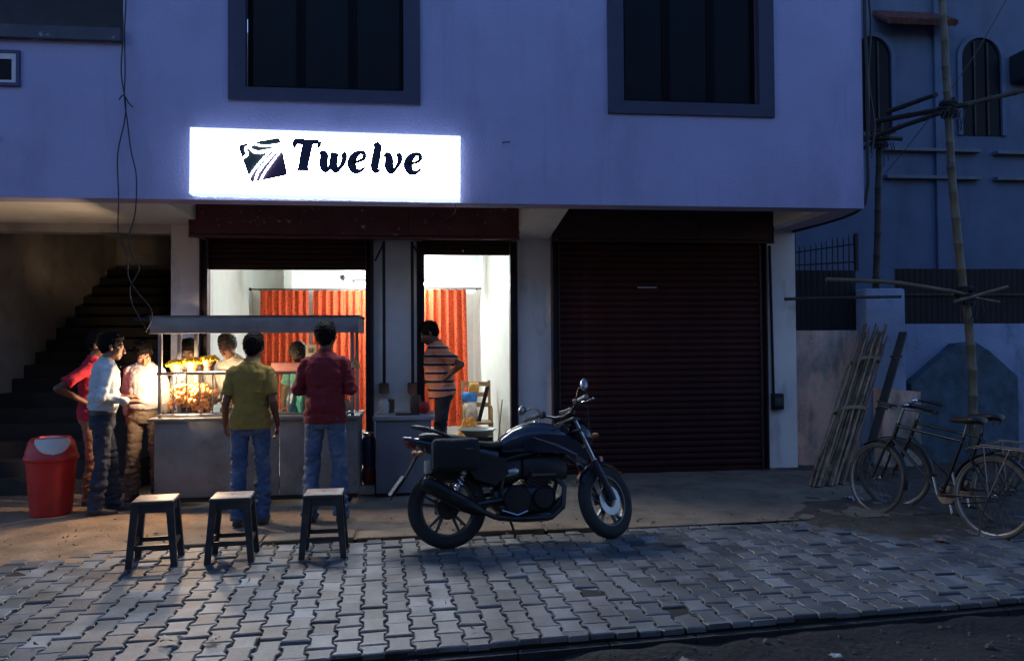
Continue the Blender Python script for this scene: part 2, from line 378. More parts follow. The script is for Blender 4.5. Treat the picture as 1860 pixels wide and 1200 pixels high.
# balcony recess upper left
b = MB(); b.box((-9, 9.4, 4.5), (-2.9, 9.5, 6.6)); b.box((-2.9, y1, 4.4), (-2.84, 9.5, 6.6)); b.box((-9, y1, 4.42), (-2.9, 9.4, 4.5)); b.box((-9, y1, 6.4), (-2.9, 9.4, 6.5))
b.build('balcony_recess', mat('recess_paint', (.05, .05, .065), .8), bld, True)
B('balcony_ledge', (-9, 7.93, 4.50), (-2.84, 8.1, 4.62), wear(mat('ledge_paint', (.07, .075, .10), .8, var=.2), (.30, .30, .36), 3, .58, .62))
def window(wd, nm):
    x0, x1, zb = wd
    wn = bpy.data.objects.new('window', None); COL.objects.link(wn); wn.parent = bld; wn.location = ((x0+x1)/2, YF-9.6, zb)
    fr_ = MB(); t = .165; bt = .13
    fr_.box((x0, YF-.03, zb), (x0+t, YF+.06, WT)); fr_.box((x1-t, YF-.03, zb), (x1, YF+.06, WT)); fr_.box((x0+t, YF-.03, zb), (x1-t, YF+.06, zb+bt)); fr_.box((x0+t, YF-.03, WT-bt), (x1-t, YF+.06, WT))
    fr_.build('frame', DARKTRIM, wn, True)
    iw = (x1-x0-2*t)/3
    for i in range(3):
        a = x0+t+i*iw
        p = MB(); 
        for q in ((a, zb+bt, a+.045, WT-bt), (a+iw-.045, zb+bt, a+iw-.002, WT-bt)): p.box((q[0], YF+.085, q[1]), (q[2], YF+.12, q[3]))
        p.box((a+.045, YF+.085, zb+bt), (a+iw-.045, YF+.12, zb+bt+.05)); p.box((a+.045, YF+.085, WT-bt-.05), (a+iw-.045, YF+.12, WT-bt))
        p.build('sash', mat('sash_wood', (.003, .003, .005), .6, spec=.1), wn, True)
        MB().box((a+.045, YF+.098, zb+bt+.05), (a+iw-.045, YF+.104, WT-bt-.05)).build('pane', PANE, wn, True)
    MB().box((x0+t, YF+.06, zb+bt-.01), (x1-t, YF+.085, zb+bt+.012)).build('sill', DARKTRIM, wn, True)
window(WL, 0); window(WR, 1)
# small upper-left window
wn = bpy.data.objects.new('window', None); COL.objects.link(wn); wn.parent = bld; wn.location = (-3.98, YF-9.6, 4.05)
fr_ = MB(); x0, x1, z0, z1 = -4.25, -3.765, 4.05, 4.39
for a in ((x0, z0, x0+.03, z1), (x1-.03, z0, x1, z1), (x0+.03, z0, x1-.03, z0+.03), (x0+.03, z1-.03, x1-.03, z1)): fr_.box((a[0], YF-.03, a[1]), (a[2], YF, a[3]))
fr_.build('frame', mat('blue_frame', (.05, .05, .13), .6), wn, True)
fr_ = MB()
for a in ((x0+.03, z0+.03, x0+.07, z1-.03), (x1-.07, z0+.03, x1-.03, z1-.03), (x0+.07, z0+.03, x1-.07, z0+.055), (x0+.07, z1-.085, x1-.07, z1-.03)): fr_.box((a[0], YF-.022, a[1]), (a[2], YF, a[3]))
fr_.build('inner_frame', mat('white_frame', (.6, .58, .62), .6), wn, True)
MB().box((x0+.07, YF-.008, z0+.055), (x1-.07, YF-.001, z1-.085)).build('pane', PANE, wn, True)
# soffit: flat bands and two raised bays
BAYL, BAYR = (-2.50, 1.14), (1.55, 4.26)
b = MB(); t = .3
b.box((-9, y1, ZS), (BAYL[0], YW, ZS+t)); b.box((BAYR[1], y1, ZS), (XR-.25, YW, ZS+t))
for q in (BAYL, BAYR): b.box((q[0], y1, ZS+t), (q[1], YW+.1, ZS+t+.1))
b.build('soffit', SOFFIT, bld, True)
# tapered cantilever beam between the bays
b = MB(); b.loft([[(BAYL[1], y, zb), (BAYR[0], y, zb), (BAYR[0], y, ZS+t), (BAYL[1], y, ZS+t)] for y, zb in ((y1, ZS), (YW, 2.86))]); b.build('beam', SOFFIT, bld, True)
# ground-floor pillars and walls
B('pillar', (-2.87, YW, 0), (-2.50, YW+.4, ZS+.2), PILLAR)
B('pillar', (-.57, YW, .1), (-.03, YW+.22, ZS+.4), wear(mat('white_pillar', (.80, .80, .81), .8, var=.05), (.62, .60, .60), 3, .55, .8))
B('pillar', (1.135, YW, 0), (1.575, YW+.4, ZS+.2), PILLAR)
B('pillar', (4.26, YW, 0), (4.70, YW+.4, ZS), PILLAR)
B('lintel', (-2.5, YW+.004, 2.76), (1.135, YW+.2, ZS+.45), SOFFIT)
B('lintel', (1.575, YW+.12, 2.85), (4.26, YW+.3, ZS+.45), SOFFIT)
B('end_wall', (4.45, YW+.4, 0), (4.698, 14, ZS+.3), PILLAR)
B('party_wall', (1.35, YW+.4, 0), (1.55, 14, ZS+.4), PILLAR)
# hoods (rolling shutter boxes)
def hood(x0, x1, zb, zt, yf, MAROON=MAROON):
    h = MB(); h.loft([[(x, YW-.001, zb+.02), (x, yf+.06, zb), (x, yf, zb+.03), (x, yf, zt-.04), (x, yf+.05, zt), (x, YW-.001, zt)] for x in (x0, x1)])
    o = h.build('shutter_hood', MAROON, bld, True)
    lip = MB(); lip.box((x0-.012, yf-.018, zb-.012), (x1+.012, yf+.05, zb+.016)); lip.build('lip', MAROON, o, True)
    for xe in (x0-.012, x1-.002): MB().box((xe, yf-.012, zb+.02), (xe+.014, yf+.3, zt-.03)).build('end_plate', MAROON, o, True)
    xm = x0+(x1-x0)*.655; MB().box((xm-.004, yf-.008, zb+.018), (xm+.004, yf+.01, zt-.04)).build('seam', IRON, o, True)
hood(-2.56, 1.135, 2.815, 3.28, 9.24)
hood(1.60, 4.255, 2.80, 3.28, 9.26, mat('shaded_maroon', (.035, .009, .009), .5, var=.3))  # same maroon as the left hood, with its shade put into the colour
# shutters made of slats
def slat_mesh(x0, x1, h):
    q = MB(); pr_ = [(0, 0), (-.013, h*.16), (-.019, h*.40), (-.016, h*.70), (-.004, h*.95), (.002, h*1.04), (.006, h*1.04), (.006, 0)]
    q.loft([[(x, y, z) for y, z in pr_] for x in (x0, x1)])
    me = q.mesh('slat'); me.materials.append(SLAT); return me
def shutter(x0, x1, zb, zt, y, h):
    sh = bpy.data.objects.new('shutter', None); COL.objects.link(sh); sh.parent = bld; sh.location = (x0, y-9.6, zb)
    me = slat_mesh(0, x1-x0, h); k = 0
    while zb+.07+k*h < zt:
        o = bpy.data.objects.new('slat', me); COL.objects.link(o); o.parent = sh; o.location = (0, random.uniform(-.002, .002), .07+k*h); k += 1
    MB().box((x0, y-.022, zb), (x1, y+.012, zb+.068), .006).build('bottom_rail', SLAT, sh, True)
    return sh
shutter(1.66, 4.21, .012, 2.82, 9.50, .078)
sh = shutter(-2.44, -.60, 2.47, 2.85, 9.55, .062)
sh = shutter(.02, 1.09, 2.655, 2.85, 9.55, .062)
o = [c for c in sh.children if c.name.startswith('bottom')][0]
MB().lathe([(.012, 0), (.012, .02)], (.5, 9.525, 2.70), (0, -1, 0), 10).build('lock_knob', CHROME, sh, True)
# latch scar and handle on the closed shutter
bx('shutter_handle', (2.62, 9.462, 2.255), (2.86, 9.482, 2.275), mat('worn_steel', (.30, .27, .27), .5, .5), bld)
# guide channels
for x in (-2.475, -.60, -.005, 1.105, 1.615, 4.225):
    g = MB(); zb = .012 if x > 1.5 else .12
    g.box((x-.045, 9.46, zb), (x-.036, 9.598, 2.82)); g.box((x+.036, 9.46, zb), (x+.045, 9.598, 2.82)); g.box((x-.036, 9.575, zb), (x+.036, 9.598, 2.82))
    g.build('guide_channel', mat('guide_paint', (.06, .035, .04), .5, var=.3), bld, True)
# shop room
FLZ = .12
ROOMF = mat('room_floor', (.32, .30, .28), .5, var=.15)
B('shop_floor', (-2.6, 9.30, -.05), (1.135, 12.4, FLZ), ROOMF, bev=.01)
b = MB(); b.box((-2.6, 12.3, FLZ), (1.2, 12.4, 3.3)); b.box((-2.6, YW+.4, FLZ), (-2.5, 12.3, 3.3))
b.loft([[(1.17, 9.98, z), (1.30, 9.98, z), (.92, 12.3, z), (.80, 12.3, z)] for z in (FLZ, 3.3)])
b.build('room_wall', ROOMW, bld, True)
B('room_ceiling', (-2.6, YW+.2, 3.1), (1.3, 12.4, 3.2), ROOMW)
B('room_beam', (-2.5, 11.9, 2.78), (.86, 12.1, 3.1), ROOMW)
B('room_pilaster', (-2.02, 12.12, FLZ), (-1.9, 12.3, 2.78), ROOMW)
# stair at the left
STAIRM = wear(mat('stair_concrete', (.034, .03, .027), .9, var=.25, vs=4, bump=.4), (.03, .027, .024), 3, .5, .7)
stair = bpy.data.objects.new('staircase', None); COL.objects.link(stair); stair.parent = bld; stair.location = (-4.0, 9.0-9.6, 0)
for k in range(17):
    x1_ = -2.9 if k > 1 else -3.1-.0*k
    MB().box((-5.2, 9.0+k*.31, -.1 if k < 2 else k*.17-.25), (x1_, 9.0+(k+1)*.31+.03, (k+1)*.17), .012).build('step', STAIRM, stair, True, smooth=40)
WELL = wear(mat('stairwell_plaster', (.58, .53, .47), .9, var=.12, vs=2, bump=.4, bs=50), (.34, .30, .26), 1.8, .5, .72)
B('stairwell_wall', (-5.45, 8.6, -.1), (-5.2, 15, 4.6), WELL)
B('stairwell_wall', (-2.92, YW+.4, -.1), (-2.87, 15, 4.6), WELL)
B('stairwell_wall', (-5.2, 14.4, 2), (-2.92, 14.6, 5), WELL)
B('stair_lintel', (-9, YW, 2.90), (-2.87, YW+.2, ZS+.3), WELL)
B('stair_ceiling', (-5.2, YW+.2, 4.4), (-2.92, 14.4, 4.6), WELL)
# back and side enclosure so no sky leaks in
B('rear_wall', (-9, 14.6, 0), (XR, 14.8, TOP), PILLAR)
B('left_wall', (-9, YW, 0), (-5.45, YW+.2, ZS+.3), PILLAR)
b = MB(); b.box((-9, y1+1.3, ZS+.45), (XR-.25, 14.6, ZS+.6)); b.build('floor_slab', SOFFIT, bld, True)
# ------------------------------------------------------------------ fittings on the building
ROPE = mat('cable_black', (.015, .015, .017), .6)
def cable(name, pts, r, m, label, parent=None):
    P = [Vector(p) for p in pts]; out = []
    for i in range(len(P)-1):
        p0, p1, p2, p3 = P[max(i-1, 0)], P[i], P[i+1], P[min(i+2, len(P)-1)]
        for k in range(6):
            t = k/6; out.append(.5*((2*p1)+(p2-p0)*t+(2*p0-5*p1+4*p2-p3)*t*t+(3*p1-p0-3*p2+p3)*t**3))
    out.append(P[-1])
    o = MB().tube(out, r, 6).build(name, m, parent, smooth=60)
    if label: tag(o, label, 'cable')
    return o
cb = thing('hanging_cable', 'pair of thin dark wires hanging down the facade beside the stairwell', 'cable', (-2.75, 7.93, 3.0))
def wpt(x, z, y=7.93): return (x+2.75, y-7.93, z-3.0)
cable('wire', [wpt(-2.80, 7.1), wpt(-2.83, 5.2), wpt(-2.815, 4.6), wpt(-2.83, 4.2), wpt(-2.79, 3.9), wpt(-2.80, 3.72), wpt(-2.86, 3.4), wpt(-2.85, 3.0), wpt(-2.85, 2.65), wpt(-2.77, 2.45), wpt(-2.76, 2.25), wpt(-2.68, 2.1), wpt(-2.56, 1.95), wpt(-2.55, 1.83), wpt(-2.60, 1.72)], .006, ROPE, None, cb)
cable('wire', [wpt(-2.84, 7.1), wpt(-2.79, 5.2), wpt(-2.80, 4.6), wpt(-2.795, 4.2), wpt(-2.80, 3.95), wpt(-2.77, 3.7), wpt(-2.74, 3.45), wpt(-2.69, 3.2), wpt(-2.70, 2.85), wpt(-2.76, 2.6), wpt(-2.71, 2.42), wpt(-2.66, 2.32), wpt(-2.74, 2.15), wpt(-2.73, 2.0), wpt(-2.66, 1.86), wpt(-2.57, 1.70)], .006, ROPE, None, cb)
cable('tie', [wpt(-2.85, 3.93), wpt(-2.80, 3.97, 7.91), wpt(-2.76, 3.90), wpt(-2.72, 3.86)], .006, ROPE, None, cb)
cable('drain_pipe', [(4.73, 8.02, 7.1), (4.745, 8.0, 6.0), (4.735, 7.99, 5.0), (4.75, 7.98, 4.2), (4.74, 7.99, 3.6), (4.735, 8.0, 3.2), (4.70, 8.2, 2.985), (4.69, 9.6, 2.985)], .018, ROPE, None)
tag(bpy.data.objects['drain_pipe'], 'dark cable pipe down the right corner of the shop building', 'pipe')
cable('creeper_wire', [(4.78, 8.0, 7.1), (4.80, 8.02, 6.2), (4.76, 8.0, 5.6), (4.81, 8.0, 5.0), (4.77, 8.0, 4.4), (4.83, 8.0, 3.9), (4.79, 8.0, 3.6)], .012, ROPE, 'loose frayed wire hanging along the right building corner')
tag(MB().tube([(.83, 8.0, 3.615), (.83, 7.95, 3.61), (.90, 7.945, 3.615)], .006, 6).build('wall_peg', ROPE), 'small dark peg on the upper wall beside the lit sign', 'peg')
tag(MB().lathe([(.03, 0), (.03, .05), (.022, .05), (.022, .005)], (-3.98, 8.0, 3.56), (0, -1, 0), 12).build('drain_spout', ROPE), 'short round drain spout on upper wall left of the wires', 'spout')
# meter box and conduit on the right pillar
mb_ = thing('switch_box', 'dark switch box with conduit pipe on the right-hand pillar', 'switch box', (4.40, 9.598, .75))
MB().box((-.05, -.09, 0), (.09, 0, .20), .012).build('box', IRON, mb_, smooth=40)
MB().box((-.03, -.1, .05), (.07, -.09, .15), .004).build('cover', mat('cover_plastic', (.05, .05, .055), .5), mb_, smooth=40)
MB().tube([(-.02, -.025, .2), (-.03, -.025, 1.0), (-.045, -.025, 2.05)], .018, 8).build('conduit', IRON, mb_, smooth=60)
# two loose shutter posts propped against the middle pillar
for i, x in enumerate((-.43, -.10)):
    p = thing('shutter_post', ('dark iron shutter post on white pillar, the one nearer the cart', 'dark iron shutter post on white pillar, the one nearer the striped-shirt man')[i], 'post', (x, 9.44, 1.02), 0, 'shutter posts on the pillar')
    MB().box((-.018, -.018, .12), (.018, .018, 1.78), .004).build('upright', IRON, p)
    MB().tube([(0, 0, 1.76), (-.10, 0, 1.55)] if i == 0 else [(0, 0, 1.76), (.10, 0, 1.58)], .012, 6).build('brace', IRON, p)
    MB().box((-.06, -.06, 0), (.05, .12, .12), .008).build('lock_box', mat('rusty_box', (.10, .05, .035), .7, var=.4), p, smooth=40)

# ------------------------------------------------------------------ illuminated sign
SX0, SX1, SZ0, SZ1, SY = -2.185, .391, 3.03, 3.665, 7.86
sg = thing('lightbox_sign', 'glowing white lightbox sign with a square logo and the word Twelve above the shop', 'sign', (SX0, SY, SZ0))
sg.rotation_euler = (0, R(.55), 0)
W_, H_ = SX1-SX0, SZ1-SZ0
FACE = emat('sign_light', (.92, .96, 1.0), SIGN_E)
MB().box((.012, 0, .012), (W_-.012, .10, H_-.012)).build('face', FACE, sg)
b = MB()
for a, c in (((0, -.006, 0), (W_, .135, .011)), ((0, -.006, H_-.011), (W_, .135, H_)), ((0, -.006, .0112), (.011, .135, H_-.0112)), ((W_-.011, -.006, .0112), (W_, .135, H_-.0112))): b.box(a, c)
b.build('casing', emat('casing_glow', (.5, .64, 1.0), .42), sg)  # blue glow added to the casing, standing in for bloom around the sign
INK = mat('sign_ink', (.012, .013, .06), .6, var=.15); 
def ribbon(pts, wd, y, thick=.004, nsub=7):
    """flat calligraphic stroke in the x-z plane with varying width"""
    P = [Vector((p[0], 0, p[1])) for p in pts]; S = []; Wd = []
    for i in range(len(P)-1):
        p0, p1, p2, p3 = P[max(i-1, 0)], P[i], P[i+1], P[min(i+2, len(P)-1)]
        for k in range(nsub):
            t = k/nsub; S.append(.5*((2*p1)+(p2-p0)*t+(2*p0-5*p1+4*p2-p3)*t*t+(3*p1-p0-3*p2+p3)*t**3)); Wd.append(wd[i]+(wd[i+1]-wd[i])*t)
    S.append(P[-1]); Wd.append(wd[-1]); rings = []
    for i, p in enumerate(S):
        d = (S[min(i+1, len(S)-1)]-S[max(i-1, 0)]).normalized(); nrm = Vector((-d.z, 0, d.x))*Wd[i]/2
        rings.append([p+nrm+Vector((0, y, 0)), p-nrm+Vector((0, y, 0)), p-nrm+Vector((0, y-thick, 0)), p+nrm+Vector((0, y-thick, 0))])
    return rings
# letters: strokes in cell units (x, z, width), baseline 0, x-height .62, cap 1
GL = {
 'T': (1.02, [([(.04, .74), (.06, .93), (.2, .97), (.55, .95), (.98, 1.0)], [.05, .13, .15, .13, .10]), ([(.98, .99), (1.0, .88), (.95, .76)], [.10, .10, .03]), ([(.56, .95), (.50, .5), (.46, .06)], [.24, .23, .22]), ([(.24, .03), (.46, .05), (.70, .04)], [.07, .09, .07])]),
 'w': (1.15, [([(.0, .52), (.12, .60), (.2, .5), (.2, .22), (.3, .05), (.45, .12), (.56, .35), (.6, .6)], [.04, .10, .19, .20, .16, .08, .14, .18]), ([(.6, .6), (.58, .25), (.68, .05), (.84, .1), (.98, .32), (.98, .52), (.9, .60)], [.18, .19, .16, .09, .12, .14, .10])]),
 'e': (.80, [([(.08, .30), (.35, .33), (.58, .44), (.56, .59), (.38, .62), (.18, .48), (.12, .26), (.24, .06), (.46, .03), (.68, .16)], [.05, .07, .09, .10, .10, .18, .21, .17, .10, .04])]),
 'l': (.52, [([(.04, .88), (.22, .99), (.28, .9)], [.03, .08, .16]), ([(.28, .96), (.24, .5), (.22, .18), (.3, .04), (.46, .10)], [.17, .20, .19, .12, .04])]),
 'v': (.86, [([(.0, .5), (.12, .60), (.22, .48), (.26, .2), (.36, .05), (.54, .16), (.66, .38), (.62, .56), (.50, .58)], [.04, .10, .19, .21, .15, .08, .11, .14, .08])]),
}
CH = .315; zb = .25; xx = (527-350)/485*W_
for k, ch in enumerate('Twelve'):
    wid, strokes = GL[ch]; q = MB(); sc = CH*(1 if ch in 'Tl' else 1.06)
    for si, (pts, wd) in enumerate(strokes):
        pp = [(xx+(px*.86+.10*pz)*CH*.90, zb-.0*k+pz*sc*.92) for px, pz in pts]
        q.loft(ribbon(pp, [v*CH*1.38 for v in wd], -.001-.0006*si))
    o = q.build('letter', INK, sg); o['label'] = 'dark blue letter %s' % ch
    xx += wid*CH*.86*.92
# logo: tilted rounded square, dark, crossed by white strokes shaped like a 7
def s2(px, py): return ((px-350)/485*W_, H_-(py-233-(px-350)*.039)/119*H_)
cor = [s2(433, 266), s2(507, 252), s2(522, 321), s2(457, 334)]
poly = []
for i in range(4):
    p, q0, q1 = Vector(cor[i]), Vector(cor[i-1]), Vector(cor[(i+1) % 4])
    a = p+(q0-p).normalized()*.035; c = p+(q1-p).normalized()*.035
    for t in (0, .33, .66, 1): poly.append(((1-t)**2*a+2*t*(1-t)*p+t*t*c))
LOGO = mat('logo_ink', (.012, .05, .035), .6, vs=2.2, col2=(.05, .02, .085))
MB().prism([(p.x, -.001, p.y) for p in poly], (0, -.004, 0)).build('logo_square', LOGO, sg)
def strk(pp, wd, y): return MB().loft(ribbon([s2(*p) for p in pp], [v*.52 for v in wd], y, .002)).build('logo_stroke', FACE, sg)
strk([(437, 293), (450, 283), (447, 272), (458, 266), (466, 262)], [.03, .035, .025, .03, .02], -.0056)
strk([(452, 270), (466, 279), (490, 276), (512, 270)], [.02, .05, .04, .03], -.0061)
strk([(456, 262), (480, 268), (512, 264)], [.02, .022, .02], -.0066)
strk([(505, 273), (485, 295), (470, 315), (464, 333)], [.025, .035, .03, .025], -.0071)
strk([(513, 272), (495, 296), (480, 318), (474, 331)], [.015, .022, .022, .018], -.0076)
strk([(500, 268), (478, 292), (462, 312), (452, 330)], [.015, .025, .022, .02], -.0081)
cable('sign_lead', [(.33, 7.92, 3.04), (.36, 8.3, 2.97), (.30, 8.9, 3.0), (.1, 9.22, 2.93)], .005, ROPE, 'thin wire from the sign down to the shutter hood')

# ------------------------------------------------------------------ neighbouring plot on the right
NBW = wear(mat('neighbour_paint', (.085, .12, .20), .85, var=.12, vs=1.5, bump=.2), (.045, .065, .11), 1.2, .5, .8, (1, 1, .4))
nb = thing('neighbour_house', 'pale blue house with arched windows behind the bamboo scaffold', 'house', (9, 13, 0))
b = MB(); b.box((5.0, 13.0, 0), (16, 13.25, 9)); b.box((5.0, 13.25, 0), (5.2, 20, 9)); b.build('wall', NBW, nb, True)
def archwin(x0, x1, z0, z1, rec=.06):
    wn = bpy.data.objects.new('window', None); COL.objects.link(wn); wn.parent = nb; wn.location = ((x0+x1)/2-9, 0, z0)
    xm, r = (x0+x1)/2, (x1-x0)/2
    out = [(x0, z0), (x1, z0)]+[(xm+r*math.cos(math.pi*k/14), z1-r+r*math.sin(math.pi*k/14)) for k in range(15)]
    MB().prism([(x, 12.985, z) for x, z in out], (0, .012, 0)).build('pane', PANE, wn, True)
    s = MB(); rings = []
    for k in range(15):
        a = math.pi*k/14; rings.append([(xm+(r+e)*math.cos(a), y, z1-r+(r+e)*math.sin(a)) for e, y in ((.0, 12.999), (.0, 12.94), (.08, 12.94), (.08, 12.999))])
    rings = [[(x1+e, y, z0) for e, y in ((.0, 12.999), (.0, 12.94), (.08, 12.94), (.08, 12.999))]]+rings+[[(x0-e, y, z0) for e, y in ((.0, 12.999), (.0, 12.94), (.08, 12.94), (.08, 12.999))]]
    s.loft(rings); s.build('surround', NBW, wn, True)
    for f in (.33, .66):
        xb = x0+(x1-x0)*f; MB().box((xb-.015, 12.955, z0), (xb+.015, 12.984, z1-.08)).build('bar', IRON, wn, True)
archwin(9.47, 10.22, 5.22, 6.95); archwin(7.45, 8.15, 5.25, 6.9)
for x0, x1, z in ((7.97, 9.75, 4.90), (7.99, 9.74, 4.42), (10.05, 12.5, 4.88), (10.05, 12.5, 4.42)):
    MB().box((x0, 12.86, z), (x1, 12.999, z+.055)).build('ledge', mat('ledge_stone', (.12, .14, .17), .8), nb, True)
b = MB()
for k in range(14): b.tube([(7.9+k*.09, 12.55, 7.02), (7.9+k*.09, 13.2, 7.45)], .06, 8)
b.build('eave_tiles', mat('eave_tile', (.10, .035, .03), .8, var=.3), nb, True)
MB().box((8.95, 12.93, 0), (9.2, 12.999, 9)).build('pilaster', NBW, nb, True)
MB().box((10.4, 12.6, 6.15), (11.0, 12.99, 6.65), .03).build('cooler_box', mat('cooler_grey', (.02, .022, .03), .6), nb, True)
# unseen house added across the street behind the viewer to shut off low sky
oh = thing('added_opposite_house', 'dark plastered unseen house added across the street to block low sky', 'house', (0, -5.2, 0))
b = MB(); b.box((-14, -9, -.3), (15, -5.2, 7.4)); b.build('wall', mat('opposite_plaster', (.16, .15, .15), .9), oh, True)
for k in range(6):
    q = bx('window', (-11.5+k*4, -5.2, 1.2), (-10.2+k*4, -5.17, 2.7), PANE, oh); bx('sill', (-11.6+k*4, -5.2, 1.1), (-10.1+k*4, -5.08, 1.19), DARKTRIM, oh)
MB().box((-14.2, -9.1, 7.4), (15.2, -4.9, 7.6)).build('roof', mat('opposite_roof', (.1, .09, .09), .9), oh, True)
# compound wall
CW = wear(wear(mat('compound_plaster', (.85, .52, .40), .9, var=.2, vs=2.5, bump=.5, bs=30), (.34, .32, .27), 1.6, .45, .60, (1, 1, .6)), (.09, .07, .05), 2.1, .52, .68, (1, 1, .45))
CWB = wear(mat('blue_plaster', (.26, .32, .46), .9, var=.12, vs=2.5, bump=.4, bs=30), (.07, .09, .12), 1.7, .52, .72, (1, 1, .5))
DS = mat('dark_sheet', (.009, .007, .009), .8, .0, var=.3, vs=4)
cw = thing('compound_wall', 'stained plaster boundary wall with gate pillar and dark metal sheets on top', 'wall', (5.9, 9.9, 0))
def C(name, a, b_, m, bev=0.): return bx(name, a, b_, m, cw, True, bev)
C('wall_panel', (4.72, 9.9, -.1), (5.72, 10.08, 1.74), CW, .02)
C('gate_pillar', (5.72, 9.72, -.1), (6.26, 10.2, 2.28), CWB, .03)
C('wall_panel', (6.26, 9.9, -.1), (12, 10.08, 1.82), CWB, .02)
MB().loft([[(6.32, y, -.1), (7.82, y, -.1), (7.82, y, 1.12), (7.42, y, 1.46), (7.22, y, 1.58), (6.98, y, 1.56), (6.32, y, 1.04)] for y in (9.72, 9.9)]).build('buttress', wear(mat('buttress_plaster', (.07, .11, .15), .9, var=.25, bump=.4, bs=30), (.03, .045, .055), 2.5, .5, .7), cw, True)
MB().loft([[(5.78, y, 0), (6.30, y, 0), (6.30, y, .95), (5.78, y, 1.0)] for y in (9.5, 9.7)]).build('plinth', CW, cw, True)
for x0, x1, z0, z1 in ((4.74, 5.715, 1.745, 2.53), (6.265, 12, 1.825, 2.555)):
    k = 0; x = x0
    while x < x1-.02:
        xe = min(x+.62, x1); rings = []
        nn_ = max(2, int((xe-x)/.026))
        rings = [[(x+(xe-x)*i/nn_, 9.96+.004*math.sin(i*2.1)+d, z) for i in range(nn_+1)] for d, z in ((0, z0), (0, z1+.015*nz(x, 0, 1, 5)))]
        q = MB(); q.loft(rings, cap=False, closed=False)
        m_ = len(q.v); q.v += [v+Vector((0, .004, 0)) for v in q.v]; q.f += [[i+m_ for i in f][::-1] for f in q.f[:]]
        q.build('metal_sheet', DS, cw, True); x = xe+.004
MB().box((6.265, 9.93, 2.2), (12, 9.945, 2.23)).build('rail', IRON, cw, True)
# spiked iron railing
rl = thing('iron_railing', 'rusty spiked iron railing on top of the boundary wall', 'railing', (5.25, 9.98, 2.53))
for k in range(13):
    x = -.46+k*.077; hgt = .30+.20*k/12+random.uniform(-.015, .015)
    MB().tube([(x, 0, 0), (x+random.uniform(-.01, .01), 0, hgt-.05), (x, 0, hgt)], [.008, .008, .001], 6).build('spike', IRON, rl)
for z0, z1 in ((.06, .12), (.22, .36)): MB().tube([(-.48, -.012, z0), (.5, -.012, z1)], .011, 6).build('rail', IRON, rl)
MB().box((-.42, -.02, 0), (-.36, .04, .62)).build('post', IRON, rl); MB().box((.47, -.02, 0), (.51, .02, .5)).build('post', IRON, rl)
# bamboo scaffold
BAM = wear(mat('bamboo', (.15, .125, .075), .6, var=.3, vs=4, bump=.2), (.07, .06, .04), 5, .5, .7)
BAMD = wear(mat('old_bamboo', (.045, .036, .026), .7, var=.3, vs=4, bump=.2), (.04, .035, .025), 5, .5, .7)
def bamboo(pts, r0, r1, name, m, parent, world=True):
    P = [Vector(p) for p in pts]; out = []; rs = []; Ls = sum((P[i+1]-P[i]).length for i in range(len(P)-1)); d = 0
    N = max(3, int(Ls/.30)); 
    def at(t):
        t *= Ls
        for i in range(len(P)-1):
            l = (P[i+1]-P[i]).length
            if t <= l or i == len(P)-2: return P[i].lerp(P[i+1], min(1, t/l))
            t -= l
    for k in range(N+1):
        t = k/N; r = r0+(r1-r0)*t; j = Vector((random.uniform(-1, 1), random.uniform(-1, 1), 0))*.006
        for dt, f in ((-.02, 1), (-.006, 1.16), (.006, 1.16), (.02, .98)):
            tt = t+dt*.3/ max(.3, Ls/N)/N*3
            if 0 <= tt <= 1: out.append(at(tt)+j); rs.append(r*f)
    return MB().tube(out, rs, 8).build(name, m, parent, world, smooth=60)
sc_ = thing('bamboo_scaffold', 'bamboo scaffold of upright and lashed cross poles beside the shop building', 'scaffold', (6, 9.0, 0))
bamboo([(6.15, 10.3, 0), (6.21, 10.3, 2.5), (6.30, 10.3, 4.62)], .05, .042, 'pole', BAMD, sc_)
bamboo([(6.66, 9.0, 0), (6.64, 9.0, 1.5), (6.50, 9.0, 2.6), (6.42, 9.0, 3.6), (6.38, 9.0, 4.7), (6.28, 9.0, 7.4)], .052, .038, 'pole', BAM, sc_)
for p in ([(6.0, 10.36, 4.34), (6.15, 9.7, 4.36), (6.34, 8.9, 4.37)], [(6.22, 10.3, 4.62), (6.48, 8.9, 4.42), (7.35, 8.8, 4.63), (8.3, 8.75, 4.9)], [(6.30, 10.1, 4.70), (6.27, 9.05, 4.60)], [(6.0, 10.24, 4.40), (6.56, 10.2, 4.36)], [(5.7, 10.36, 4.05), (6.5, 10.36, 4.5)]):
    bamboo(p, .036, .028, 'cross_pole', BAMD, sc_)
bamboo([(4.79, 9.0, 2.33), (5.6, 8.95, 2.30), (6.45, 8.92, 2.17), (6.62, 8.92, 2.13)], .026, .022, 'cross_pole', BAM, sc_)
bamboo([(4.46, 9.4, 2.12), (5.36, 9.4, 2.14), (6.0, 9.4, 2.15)], .02, .018, 'cross_pole', BAMD, sc_)
bamboo([(6.36, 8.9, 2.06), (6.9, 8.9, 2.20), (7.06, 8.9, 2.24)], .024, .018, 'cross_pole', BAM, sc_)
bamboo([(6.45, 9.08, 2.16), (7.08, 9.08, 2.06)], .022, .018, 'cross_pole', BAM, sc_)
for c in ((6.39, 8.95, 4.42), (6.28, 10.25, 4.36), (6.56, 8.95, 2.13)):
    q = MB()
    for k in range(9): q.torus((c[0]+random.uniform(-.03, .03), c[1]+.03, c[2]-.10+k*.024), (random.uniform(-.4, .4), random.uniform(-.3, .3), 1), .085, .014, 14, 5)
    for k in range(8): q.tube([(c[0]+.04*k-.14, c[1]-.06, c[2]-.05), (c[0]+.04*k-.16+random.uniform(-.08, .08), c[1]-.08, c[2]-.12-random.random()*.28)], .007, 4)
    q.build('lashing', ROPE, sc_, True)
